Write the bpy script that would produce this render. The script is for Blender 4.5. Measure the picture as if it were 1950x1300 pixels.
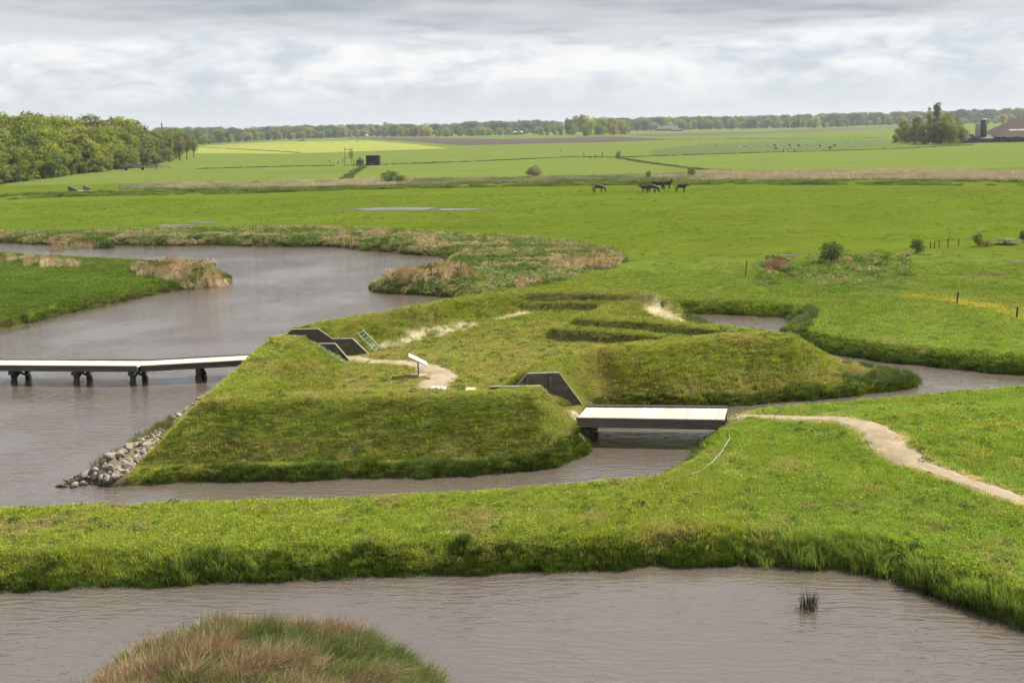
import bpy, bmesh, math, random
import numpy as np
from mathutils import Vector, Matrix

for o in list(bpy.data.objects):
    bpy.data.objects.remove(o, do_unlink=True)
scene = bpy.context.scene
C = scene.collection
R = math.radians
random.seed(7)
rng = np.random.default_rng(11)

# ------------------------------------------------------------------ camera
PW, PH, FPX = 1950.0, 1300.0, 2000.0          # photograph size and focal length in its pixels
CAMZ = 13.5                                   # viewing platform height above the meadow
ROLL = math.atan(0.0227)
PITCH = math.atan((650 - 238.3) * math.cos(ROLL) / FPX)
FWD = np.array([0, math.cos(PITCH), -math.sin(PITCH)])
_r0 = np.array([1.0, 0, 0]); _u0 = np.cross(_r0, FWD)
RIGHT = math.cos(ROLL) * _r0 - math.sin(ROLL) * _u0
UP = math.cos(ROLL) * _u0 + math.sin(ROLL) * _r0
cam_data = bpy.data.cameras.new('camera')
cam = bpy.data.objects.new('camera', cam_data); C.objects.link(cam)
cam_data.sensor_width = 36.0; cam_data.lens = 36.0 * FPX / PW
cam_data.clip_start = 0.1; cam_data.clip_end = 12000
m = Matrix.Identity(4)
for i in range(3):
    m[i][0] = RIGHT[i]; m[i][1] = UP[i]; m[i][2] = -FWD[i]
m[2][3] = CAMZ
cam.matrix_world = m
scene.camera = cam

# ------------------------------------------------------------------ light
SUN_EL, SUN_AZ = R(47), math.atan2(0.855, 0.52)      # azimuth measured from +Y towards +X
SUN_DIR = Vector((math.sin(SUN_AZ) * math.cos(SUN_EL), math.cos(SUN_AZ) * math.cos(SUN_EL), math.sin(SUN_EL)))
sl = bpy.data.lights.new('sun', 'SUN'); sl.energy = 5.0; sl.angle = R(0.6); sl.color = (1.0, 0.955, 0.88)
sun = bpy.data.objects.new('sun', sl); C.objects.link(sun)
sun.rotation_euler = (-SUN_DIR).to_track_quat('-Z', 'Y').to_euler()
sun.location = (60, 30, 80)

world = bpy.data.worlds.new('World'); scene.world = world; world.use_nodes = True

def nt_clear(nt):
    for n in list(nt.nodes): nt.nodes.remove(n)

class NB:
    """small helper to write node trees"""
    def __init__(s, nt): s.nt = nt
    def n(s, typ, **kw):
        nd = s.nt.nodes.new(typ)
        ins = kw.pop('ins', {})
        for k, v in kw.items(): setattr(nd, k, v)
        for k, v in ins.items():
            if isinstance(v, bpy.types.NodeSocket): s.nt.links.new(v, nd.inputs[k])
            else: nd.inputs[k].default_value = v
        return nd
    def link(s, a, b): s.nt.links.new(a, b)
    def math(s, op, a, b=None, c=None, clamp=False):
        nd = s.nt.nodes.new('ShaderNodeMath'); nd.operation = op; nd.use_clamp = clamp
        for i, v in enumerate((a, b, c)):
            if v is None: continue
            if isinstance(v, bpy.types.NodeSocket): s.nt.links.new(v, nd.inputs[i])
            else: nd.inputs[i].default_value = v
        return nd.outputs[0]
    def mix(s, fac, a, b, blend='MIX'):
        nd = s.nt.nodes.new('ShaderNodeMix'); nd.data_type = 'RGBA'; nd.blend_type = blend
        for k, v in ((0, fac), (6, a), (7, b)):
            if isinstance(v, bpy.types.NodeSocket): s.nt.links.new(v, nd.inputs[k])
            else: nd.inputs[k].default_value = v if k == 0 else (tuple(v) + (1,))[:4]
        return nd.outputs[2]
    def ramp(s, fac, lo, hi):
        nd = s.nt.nodes.new('ShaderNodeMapRange'); nd.interpolation_type = 'SMOOTHSTEP'
        s.nt.links.new(fac, nd.inputs[0]); nd.inputs[1].default_value = lo; nd.inputs[2].default_value = hi
        return nd.outputs[0]
    def noise(s, vec, scale, detail=4, rough=0.55, dist=0.0):
        nd = s.nt.nodes.new('ShaderNodeTexNoise')
        if vec is not None: s.nt.links.new(vec, nd.inputs['Vector'])
        nd.inputs['Scale'].default_value = scale; nd.inputs['Detail'].default_value = detail
        nd.inputs['Roughness'].default_value = rough; nd.inputs['Distortion'].default_value = dist
        return nd.outputs[0]

nt_clear(world.node_tree)
b = NB(world.node_tree)
sky = b.n('ShaderNodeTexSky', sky_type='NISHITA', sun_disc=False, sun_elevation=SUN_EL, sun_rotation=SUN_AZ,
          altitude=0, air_density=1.0, dust_density=2.0, ozone_density=1.0)
tc = b.n('ShaderNodeTexCoord')
sep = b.n('ShaderNodeSeparateXYZ', ins={0: tc.outputs['Generated']})
zz = b.math('MAXIMUM', sep.outputs[2], 0.0)
den = b.math('ADD', zz, 0.035)
cx = b.math('DIVIDE', sep.outputs[0], den); cy = b.math('DIVIDE', sep.outputs[1], den)
pl = b.n('ShaderNodeCombineXYZ', ins={0: cx, 1: cy, 2: 0.0}).outputs[0]
vert = b.n('ShaderNodeCombineXYZ', ins={0: sep.outputs[0], 1: sep.outputs[1], 2: b.math('MULTIPLY', sep.outputs[2], 3.2)}).outputs[0]
# a broken grey deck overhead whose far edge is seen low above the horizon, bright broken cumulus below it
deck_n = b.noise(pl, 0.16, 5, 0.55)
puff_n = b.noise(vert, 9.0, 8, 0.62, 0.4)
puff2 = b.noise(vert, 23.0, 5, 0.6)
edge = b.math('MULTIPLY_ADD', b.math('SUBTRACT', deck_n, 0.5), 0.10, b.math('MULTIPLY_ADD', b.math('SUBTRACT', puff_n, 0.5), 0.05, zz))
deck = b.ramp(edge, 0.076, 0.094)
low_cloud = b.mix(b.ramp(b.math('MULTIPLY_ADD', puff2, 0.35, puff_n), 0.52, 0.82), (0.388, 0.428, 0.466), (0.590, 0.592, 0.592))
horizon = b.mix(b.ramp(zz, 0.0, 0.050), (0.450, 0.478, 0.490), low_cloud)
deck_c = b.mix(b.ramp(b.noise(pl, 0.33, 6, 0.6), 0.34, 0.60), (0.245, 0.270, 0.308), (0.43, 0.445, 0.465))
clouds = b.mix(deck, horizon, deck_c)
sky_s = b.n('ShaderNodeVectorMath', operation='SCALE', ins={0: sky.outputs[0], 3: 0.09}).outputs[0]
gap = b.ramp(b.noise(pl, 0.7, 4, 0.5), 0.60, 0.80)
final = b.mix(b.math('MULTIPLY', gap, 0.30), clouds, sky_s)
bg = b.n('ShaderNodeBackground', ins={0: final, 1: 1.0})
wo = b.n('ShaderNodeOutputWorld', ins={0: bg.outputs[0]})

scene.view_settings.view_transform = 'Standard'; scene.view_settings.look = 'None'
scene.view_settings.gamma = 1.0; scene.view_settings.exposure = 0.70
try: scene.view_settings.use_curve_mapping = False
except Exception: pass
scene.render.engine = 'CYCLES'
cy_ = scene.cycles
cy_.max_bounces = 5; cy_.diffuse_bounces = 2; cy_.glossy_bounces = 2; cy_.transmission_bounces = 4
cy_.transparent_max_bounces = 6; cy_.volume_bounces = 0; cy_.use_denoising = True
cy_.use_adaptive_sampling = True; cy_.adaptive_threshold = 0.03; cy_.adaptive_min_samples = 12
cy_.caustics_reflective = False; cy_.caustics_refractive = False
try:
    cy_.denoiser = 'OPENIMAGEDENOISE'; cy_.denoising_prefilter = 'ACCURATE'
except Exception: pass

# ------------------------------------------------------------------ photograph pixel -> point in the place
def ray(px, py): return FWD + RIGHT * ((px - PW / 2) / FPX) - UP * ((py - PH / 2) / FPX)
def G(px, py, z=0.0):
    d = ray(px, py); t = (z - CAMZ) / d[2]
    return (float(d[0] * t), float(d[1] * t), z)
def G2(px, py, z=0.0): return G(px, py, z)[:2]
def at_depth(px, py, Y):
    d = ray(px, py); t = Y / d[1]
    return (float(d[0] * t), Y, float(CAMZ + d[2] * t))

# ------------------------------------------------------------------ numeric noise
_perm = rng.random((256, 256))
def vnoise(x, y):
    xi = np.floor(x).astype(int); yi = np.floor(y).astype(int)
    fx = x - xi; fy = y - yi
    fx = fx * fx * (3 - 2 * fx); fy = fy * fy * (3 - 2 * fy)
    a = _perm[xi % 256, yi % 256]; b_ = _perm[(xi + 1) % 256, yi % 256]
    c = _perm[xi % 256, (yi + 1) % 256]; d = _perm[(xi + 1) % 256, (yi + 1) % 256]
    return a + (b_ - a) * fx + (c - a) * fy + (a - b_ - c + d) * fx * fy
def fbm(x, y, s, o=4):
    x = np.asarray(x, float) / s; y = np.asarray(y, float) / s
    v = 0.0; a = 0.5; t = 0.0
    for i in range(o):
        v = v + a * vnoise(x + 37.1 * i, y + 91.7 * i); t += a; a *= 0.5
        c, s_ = 0.8, 0.6
        x, y = (c * x - s_ * y) * 2.03, (s_ * x + c * y) * 2.03
    return v / t
def sstep(v, a, b_):
    t = np.clip((v - a) / (b_ - a), 0, 1); return t * t * (3 - 2 * t)

# ------------------------------------------------------------------ shorelines (water level WZ)
WZ = -0.8
def W2(*pts): return [G2(px, py, WZ) for px, py in pts]
LAKE = ([(-100, 158)] + W2((0, 462), (100, 466), (200, 466), (300, 468), (400, 467), (500, 469), (640, 470), (690, 476), (740, 480), (790, 485),
        (840, 488), (862, 497), (840, 512), (760, 530), (722, 541), (708, 549), (720, 556), (760, 560), (800, 561), (840, 565), (870, 566)) +
        [(-3.2, 81), (-4.6, 76.5), (-8.2, 71.8), (-12.6, 67.0), (-15.6, 64.6), (-16.3, 62), (-16.7, 57), (-16.9, 54.6), (-17.4, 49.7),
         (-18.0, 44.5), (-18.3, 42.2), (-16.7, 41.5)] +
        W2((330, 916), (500, 912), (620, 911), (700, 908), (800, 908), (900, 905), (980, 899), (1040, 892), (1090, 873), (1125, 852)) +
        [(3.65, 47.2), (3.9, 49.0), (4.3, 50.6), (5.2, 51.8), (7.0, 52.1), (9.2, 51.9), (11.3, 52.1), (14, 52.5), (17, 53.2), (20, 54.2), (21.7, 55.0),
         (22.3, 56.3), (21.6, 57.5), (19.6, 58.6), (17.6, 60.2), (16.4, 62.8), (15.6, 66), (14.5, 70.2), (13.4, 74.2), (12.6, 77.4), (13.0, 78.9),
         (16.5, 77.6), (20.4, 76.0), (20.3, 73.8), (18.6, 70.2), (18.3, 67.0), (20.1, 63.2), (22.6, 60.9), (25, 59.3), (28.4, 57.0), (36, 52.5), (48, 47),
         (47, 42), (35, 48.3), (27, 52.3), (24, 51.9), (21, 51.3), (16.6, 50.2), (13.9, 49.8), (11.2, 49.0), (9.6, 47.9), (8.9, 46.4), (7.9, 43.6), (7.0, 41.7)] +
        W2((1240, 930), (1100, 943), (1000, 951), (850, 959), (700, 967), (520, 975), (330, 981), (150, 986), (0, 989)) +
        [(-46, 37.6), (-70, 48), (-66, 62), (-46, 72.5)] +
        W2((0, 628), (70, 611), (150, 592), (250, 570), (330, 554), (400, 545), (436, 535), (440, 530), (425, 523), (380, 515), (320, 508), (200, 502), (100, 496), (0, 490)) +
        [(-85, 138)])
RIVER = ([(-60, 31.5)] + W2((-120, 1124), (0, 1122), (200, 1114), (400, 1108), (600, 1098), (800, 1092), (1000, 1085), (1200, 1078), (1400, 1075), (1550, 1078),
         (1640, 1086), (1700, 1099), (1730, 1118), (1800, 1141), (1850, 1161), (1900, 1178), (1950, 1196)) + [(17.5, 23.5), (21, 17), (23, 2), (-60, 2)])
ISLAND = [(-11.2, 24.0), (-11.0, 25.6), (-10.5, 26.6), (-9.6, 27.2), (-8.4, 27.7), (-6.8, 27.6), (-5.2, 27.5), (-3.9, 26.7), (-3.1, 25.8), (-2.3, 24.9), (-1.6, 23.8), (-0.9, 22.3),
          (0.2, 19), (-0.5, 15), (-6, 13), (-12, 14), (-13.6, 18), (-13.2, 22)]
def inside(poly, x, y):
    r = np.zeros(x.shape, bool); n = len(poly)
    for i in range(n):
        x1, y1 = poly[i]; x2, y2 = poly[(i + 1) % n]
        if y1 == y2: continue
        c = (y1 > y) != (y2 > y)
        r ^= c & (x < (x2 - x1) * (y - y1) / (y2 - y1) + x1)
    return r
def seg_dist(x, y, p, q):
    dx, dy = q[0] - p[0], q[1] - p[1]; L = dx * dx + dy * dy
    t = np.clip(((x - p[0]) * dx + (y - p[1]) * dy) / L, 0, 1)
    return np.hypot(x - p[0] - t * dx, y - p[1] - t * dy), t
def shore(x, y):
    """signed distance to the water's edge, positive on land"""
    x = np.asarray(x, float); y = np.asarray(y, float)
    jx = x + 0.55 * (fbm(x + 5, y, 1.6, 3) - 0.5); jy = y + 0.55 * (fbm(x, y + 9, 1.6, 3) - 0.5)
    d = np.full(x.shape, 1e9)
    for poly in (LAKE, RIVER, ISLAND):
        n = len(poly)
        for i in range(n):
            d = np.minimum(d, seg_dist(jx, jy, poly[i], poly[(i + 1) % n])[0])
    w = inside(LAKE, jx, jy) | (inside(RIVER, jx, jy) & ~inside(ISLAND, jx, jy))
    return np.where(w, -d, d)

# ------------------------------------------------------------------ earthworks: crest lines with a top half width and side slopes
# points (x, y, z); half width, slope left of the travel direction, slope right of it
RIDGES = [
    ([(-22.0, 46.15, 1.72), (-6.5, 46.1, 1.70), (6.0, 46.1, 1.72)], 0.62, 0.95, 0.92),            # south
    ([(-12.9, 38.0, 1.72), (-12.85, 53, 1.70), (-13.1, 60.1, 1.72)], 0.80, 0.95, 0.62),            # west
    ([(-12.4, 62.6, 1.72), (-11.2, 64.0, 1.74), (-7.5, 67.8, 1.68), (-3.1, 73.4, 1.60), (0.6, 76.9, 1.42)], 0.62, 0.9, 0.85),   # north-west
    ([(0.6, 77.0, 1.42), (5.0, 76.6, 1.38), (9.6, 75.2, 1.36)], 0.9, 0.7, 2.2),                    # north parapet
    ([(1.0, 75.7, 0.86), (5.0, 75.2, 0.86), (7.2, 74.6, 0.84)], 0.75, 0.7, 2.4),                   # north step
    ([(8.6, 74.6, 0.95), (6.4, 70.2, 0.80), (4.6, 66.9, 0.80)], 0.8, 0.45, 0.6),                    # curtain between the two points
    ([(4.8, 66.9, 1.22), (8.6, 65.0, 1.25), (12.6, 62.2, 1.25), (15.3, 58.6, 1.4)], 0.6, 0.65, 2.0),   # east parapet
    ([(3.4, 66.0, 0.78), (6.4, 64.6, 0.78), (10.0, 62.3, 0.78)], 0.75, 0.7, 2.4),                   # east step
    ([(1.35, 50.2, 1.72), (2.6, 52.5, 1.72), (5.0, 54.6, 1.74), (9.2, 56.4, 1.72), (12.3, 57.4, 1.74), (15.0, 57.1, 1.70)], 0.62, 0.8, 0.66),  # south-east
    ([(15.0, 57.1, 1.70), (18.2, 56.7, 0.2), (20.5, 56.2, -0.3)], 0.5, 0.6, 0.6),
]
FORT = [(-17, 41.5), (2, 42.3), (3.8, 46), (4.4, 51), (9, 51.8), (16, 53), (22.3, 55.5), (20, 58.6), (16.5, 62.5), (14.5, 70), (12.6, 77.6), (6, 80), (-2, 79.5), (-9, 72), (-16, 64.5), (-17, 55)]
COURT = [(-13, 46.1), (0.2, 46.1), (1.6, 47.5), (1.8, 49.8), (2.6, 52.5), (5, 54.6), (9.2, 56.4), (15, 57.4), (12.6, 62.2), (8.6, 65), (4.8, 67), (6.6, 70.2), (9.4, 75), (0.6, 77), (-3.1, 73.4), (-11.5, 63.6), (-17, 62.3), (-17, 60.2), (-12.6, 60.1)]
PROF_NEAR = {'W': [(-15.6, .35), (-13.95, 1.70), (-12.45, 1.70), (-11.95, 1.22), (-10.35, 1.20), (-9.5, .10)], 'E': [(-3.1, 0.0), (-2.1, 1.08), (-.75, 1.08), (-.15, 1.70), (1.27, 1.70), (2.55, .15)]}
WALLS = {  # plane y, profile (x, z) of the top from west to east
    'E': (47.0, 49.45, [(-2.1, 0.0), (-1.1, 1.08), (0.15, 1.08), (0.7, 1.70), (2.24, 1.70), (3.32, 0.12)]),
    'W': (60.25, 62.30, [(-14.9, 0.35), (-13.25, 1.70), (-11.7, 1.70), (-10.85, 1.06), (-9.65, 1.06), (-8.72, 0.08)]),
}
PATH_E = [(10.0, 46.6), G2(1400, 791, .05), G2(1460, 793, .05), G2(1530, 799, .05), G2(1600, 806, .05), G2(1650, 820, .05), G2(1680, 840, .05), G2(1700, 862, .05), G2(1745, 884, .05),
          G2(1800, 902, .05), G2(1870, 926, .05), G2(1950, 952, .05), (19.5, 35.6), (23, 33.2)]
PATH_E_W = [.55, .34, .34, .38, .46, .62, .80, .80, .62, .56, .55, .58, .6, .6]
PATH_C = [(-15.6, 61.25), (-12, 61.3), (-9.4, 61.0), G2(700, 688, .15), G2(760, 690, .15), G2(805, 696, .15), G2(832, 706, .15), G2(838, 718, .15), G2(826, 733, .15), (-4.2, 52.6), (-2.0, 49.6), (0.5, 48.3), (3.2, 47.5)]
PATH_C_W = [.6, .6, .5, .42, .5, .62, .80, .85, .80, .6, .55, .6, .7]
def path_dist(x, y, P_, Wd):
    d = np.full(np.shape(x), 1e9)
    for i in range(len(P_) - 1):
        dd, t = seg_dist(x, y, P_[i], P_[i + 1])
        d = np.minimum(d, dd - (Wd[i] + (Wd[i + 1] - Wd[i]) * t))
    return d
PUDDLES = [  # centre pixel, half size in pixels
    (758, 397.5, 100, 2.8), (868, 398.3, 60, 1.6), (336, 428.6, 36, 1.8), (388, 423.2, 26, 1.3), (1880, 523.5, 28, 2.4), (1944, 497, 26, 2.2), (1502, 485.5, 20, 1.4)]
PUD = []
for px, py, hx, hy in PUDDLES:
    c = G2(px, py); e = G2(px + hx, py); f = G2(px, py - hy)
    PUD.append((c, np.array([e[0] - c[0], e[1] - c[1]]), math.hypot(f[0] - c[0], f[1] - c[1])))
def pud_r(x, y):
    r = np.full(np.shape(x), 9.0)
    for c, e, h in PUD:
        L = np.hypot(*e); u = e / L
        a = ((x - c[0]) * u[0] + (y - c[1]) * u[1]) / L; b_ = (-(x - c[0]) * u[1] + (y - c[1]) * u[0]) / h
        r = np.minimum(r, np.hypot(a, b_))
    return r

def T(x, y, d=None):
    """ground height"""
    x = np.asarray(x, float); y = np.asarray(y, float)
    if d is None: d = shore(x, y)
    infort = inside(FORT, x, y)
    near = 1 - sstep(y, 85, 130)
    z = 0.22 * (fbm(x, y, 9, 3) - 0.5) * near + 0.03 * (fbm(x, y, 22, 3) - 0.5)
    z = z + 0.35 * sstep(x, 11, 17) * (1 - sstep(y, 45.5, 49)) * sstep(y, 38, 42)       # low rise right of the path
    z = np.where(infort, -0.45, z)
    z = np.where(inside(COURT, x, y), 0.14 + 0.12 * (fbm(x, y, 5, 3) - 0.5) + 0.25 * sstep(y, 66, 73), z)
    for pts, hw, sL, sR in RIDGES:
        best = np.full(x.shape, -9.0)
        for i in range(len(pts) - 1):
            p, q = pts[i], pts[i + 1]
            dd, t = seg_dist(x, y, p, q)
            side = (q[0] - p[0]) * (y - p[1]) - (q[1] - p[1]) * (x - p[0])
            s = np.where(side > 0, sL, sR)
            k = np.maximum(dd - hw, 0)
            k = np.where(k < 0.08, k * k / 0.16, k - 0.04)                                # rounded shoulder
            best = np.maximum(best, p[2] + (q[2] - p[2]) * t - k * s)
        if pts[0][1] < 46.5 and pts[0][0] < -12:          # south and west ramparts meet in straight hips
            best = np.minimum(best, 1.72 - np.maximum(-13.75 - x, 0) * .95)
            best = np.minimum(best, 1.72 - np.maximum(45.5 - y, 0) * .92)
            best = np.minimum(best, 1.72 - np.maximum(x - 1.0 - .10 * (y - 45.5), 0) * .93)
            best = np.where(y > 60.6, -9.0, best); best = np.where((x > 4.2), -9.0, best)
        z = np.maximum(z, best)
    # timber retaining walls of the two passages
    for key, (y0, y1, prof) in WALLS.items():
        px = [p[0] for p in prof]; pz = [p[1] for p in prof]
        pn = PROF_NEAR.get(key, prof)
        top = np.where(y < (y0 + y1) / 2, np.interp(x, [p[0] for p in pn], [p[1] for p in pn]), np.interp(x, px, pz))
        inx = (x > px[0] - 1.5) & (x < px[-1] + 0.9)
        cor = inx & (y > y0 + 0.02) & (y < y1 - 0.02)
        z = np.where(cor, np.minimum(z, 0.12), z)
        lim = np.where(y < (y0 + y1) / 2, y0 - y, y - y1)
        lx = np.clip(np.maximum(px[0] - x, x - px[-1]), 0, 9)
        z = np.where((lim >= -0.03) & (lim < 2.2) & (lx < 1.2), np.minimum(z, top - 0.05 + 0.9 * lim + lx * 1.2), z)
    pd = np.minimum(path_dist(x, y, PATH_E, PATH_E_W), path_dist(x, y, PATH_C, PATH_C_W))
    rough = sstep(pd, 0.0, 0.8) * near
    amp = np.where(infort, 0.10, 0.10)
    z = z + rough * amp * (fbm(x, y, 0.9, 3) - 0.5)
    sl_ = np.where(infort, 1.15, 0.75); sl_ = np.where(y > 84, 0.55, sl_)
    bank = WZ + 0.03 + sl_ * np.maximum(d, 0)
    z = np.minimum(z, bank)
    isl = inside(ISLAND, x, y)
    z = np.where(isl, np.minimum(bank, WZ + 0.05 + 0.58 * np.sqrt(np.maximum(d, 0)) + 0.55 * (fbm(x, y, 1.3, 3) - .5)), z)
    z = np.where(d < 0, WZ - 0.05 - np.minimum(0.75, 0.6 * np.abs(d)), z)
    p = pud_r(x, y)
    z = np.where(p < 2.2, np.minimum(z, -0.05), z)
    return z

# ------------------------------------------------------------------ ground colour (albedo of turf, dry turf, soil, sand; shade painted on steep south faces)
POLY_MARSH = [G2(*p) for p in ((-60, 436), (300, 436), (600, 434), (760, 440), (900, 449), (1100, 463), (1185, 482), (1190, 500), (1120, 515), (1060, 540), (960, 556), (880, 566), (690, 560), (700, 500), (500, 478), (0, 472), (-60, 470))]
POLY_PEN = [(-85, 138), (-62, 129), (-45, 122), (-26, 104), (-27, 101), (-33, 92), (-40, 76), (-66, 62)]
POLY_ROUGH = [G2(*p) for p in ((1430, 500), (1560, 488), (1700, 480), (1740, 500), (1720, 560), (1560, 562), (1440, 545))]
BARE = [(G(1318, 700, 1.0), .55), (G(1411, 709, .8), .35), (G(1305, 1008), .45), (G(1545, 965), .35), (G(1620, 968), .5), (G(1770, 1005), .45), (G(150, 1001), .35), (G(90, 995), .5), (G(600, 975), .25), (G(700, 1030), .3), (G(1480, 772), .3)]
def tint(x, y, d=None, z=None):
    x = np.asarray(x, float); y = np.asarray(y, float)
    if d is None: d = shore(x, y)
    if z is None: z = T(x, y, d)
    n1 = fbm(x, y, 2.2, 4)[..., None]; n2 = fbm(x + 50, y, 0.8, 3)[..., None]; n3 = fbm(x, y + 70, 7, 3)[..., None]
    c = np.ones(x.shape + (3,))
    A = lambda *v: np.array(v)
    lawn = A(.128, .146, .014) * (1 - n3) + A(.104, .142, .013) * n3
    dry = A(.150, .118, .040)
    base = lawn + (dry - lawn) * (sstep(n1, .54, .78) * .55 + sstep(n2, .62, .80) * .30)
    lush = A(.086, .132, .012)
    # east side is lusher
    k = (sstep(x, 4, 11) * (1 - sstep(y, 100, 120)))[..., None]
    base = base + (lush * (.85 + .5 * n1) - base) * k * (.75 - .45 * sstep(n2, .45, .7))
    fort = inside(FORT, x, y)[..., None]
    steep = sstep(z, .3, 1.0)[..., None]
    fc = A(.118, .138, .014) + (A(.152, .118, .030) - A(.118, .138, .014)) * sstep(n1 * .6 + n2 * .4, .42, .68) * .6
    fc = np.where((x > 3)[..., None] & (y < 59)[..., None], fc * A(1.14, .98, 1.2), fc)
    base = np.where(fort, base * .35 + fc * .65, base)
    south = sstep(x * 0 + T(x, y + .35, d) - T(x, y - .35, d), .28, .55)[..., None] * fort      # steep south faces: rough turf, their shade put into the colour
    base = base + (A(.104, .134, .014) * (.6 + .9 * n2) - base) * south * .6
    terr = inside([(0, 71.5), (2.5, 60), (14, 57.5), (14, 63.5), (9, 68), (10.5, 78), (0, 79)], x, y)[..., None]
    base = base + (A(.072, .072, .024) * (.6 + .9 * n2) - base) * south * terr * .6      # rough dark soil on the cut steps, their shade painted in as well
    base = base * np.where((y < 110)[..., None], A(.98, .965, 1.45), 1.0)
    # sandy scars
    sc = np.zeros(x.shape)
    for (ax, ay), (bx, by), w in (((-6.5, 65.6), (-4.1, 68.3), .62), ((-4.1, 68.3), (-1.7, 71.2), .62), ((-1.7, 71.2), (0.9, 73.6), .55), ((-8.6, 63.2), (-6.6, 65.4), .32)):
        dd, t = seg_dist(x, y, (ax, ay), (bx, by)); sc = np.maximum(sc, 1 - sstep(dd, w * .3, w * 1.1))
    dd = np.hypot(x - 10.9, y - 73.2); sc = np.maximum(sc, (1 - sstep(dd, 0.9, 1.9)) * .9)
    sc = (sc * sstep(n2[..., 0] * .55 + n1[..., 0] * .45, .34, .52))[..., None]
    base = base + (A(.44, .38, .25) - base) * sc * .95
    court = (fort[..., 0] & (z < .32) & (z > -.3))[..., None]
    base = np.where(court, base + (A(.155, .140, .05) - base) * (.25 + .5 * sstep(n2, .5, .72)), base)
    # meadow and farther pasture
    mead = A(.087, .122, .011) * (.86 + .22 * n3 + .16 * fbm(x * .3, y, 11, 4)[..., None]) + A(.012, .005, .003) * sstep(fbm(x * .22, y + 40, 4.0, 4), .52, .72)[..., None]
    f = sstep(y, 96, 118)[..., None]
    base = base + (mead - base) * f
    far = A(.126, .162, .034) * (.92 + .16 * fbm(x, y * 3, 60, 3)[..., None])
    ymid = np.interp(x, [-300, -150, -55, 60, 110, 400], [345, 300, 290, 262, 268, 300])
    f = sstep(y - ymid, -6, 6)[..., None]
    base = base + (far - base) * f
    marsh = (inside(POLY_MARSH, x, y))[..., None]
    mc = A(.075, .112, .026) + (A(.17, .14, .07) - A(.075, .112, .026)) * sstep(n1, .5, .72)
    base = np.where(marsh, mc, base)
    pen = inside(POLY_PEN, x, y)[..., None]
    base = np.where(pen, A(.058, .090, .011) * (.8 + .5 * n3), base)
    rg = inside(POLY_ROUGH, x, y)[..., None]
    base = np.where(rg, A(.082, .120, .020) * (.8 + .5 * n1), base)
    isl = inside(ISLAND, x, y)[..., None]
    base = np.where(isl, A(.13, .095, .045), base)
    # buttercups along the field edge
    bx = [G2(*p) for p in ((1730, 566), (1830, 577), (1900, 590), (1960, 612))]
    for i in range(3):
        dd, t = seg_dist(x, y, bx[i], bx[i + 1])
        base = base + (A(.34, .24, .012) - base) * ((1 - sstep(dd, .25, .9))[..., None] * sstep(n2, .42, .6) * .40)
    for (bx_, by_, bz_), r in BARE:
        dd = np.hypot(x - bx_, (y - by_)) + .5 * (n2[..., 0] - .5)
        base = base + (A(.115, .090, .045) - base) * (1 - sstep(dd, r * .5, r * 1.1))[..., None] * .5
    pd = np.minimum(path_dist(x, y, PATH_E, PATH_E_W), path_dist(x, y, PATH_C, PATH_C_W))
    base = base + (A(.30, .24, .155) - base) * (1 - sstep(pd + .5 * (n2[..., 0] - .5), -.15, .30))[..., None]
    hp_ = inside([(-19, 41.3), (-16.2, 41.3), (-15.9, 44.5), (-16.5, 48.5), (-16.5, 60), (-19, 60)], x, y)[..., None]
    base = np.where(hp_, A(.14, .12, .085) * (.7 + .6 * n2), base)
    # wet soil at the water's edge
    base = base + (A(.055, .040, .022) - base) * (1 - sstep(d, -.1, .22))[..., None]
    p = pud_r(x, y); base = base + (A(.10, .085, .04) - base) * ((1 - sstep(p, 1.0, 1.9)) * .7)[..., None]
    return np.clip(base, 0.004, 1)

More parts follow.
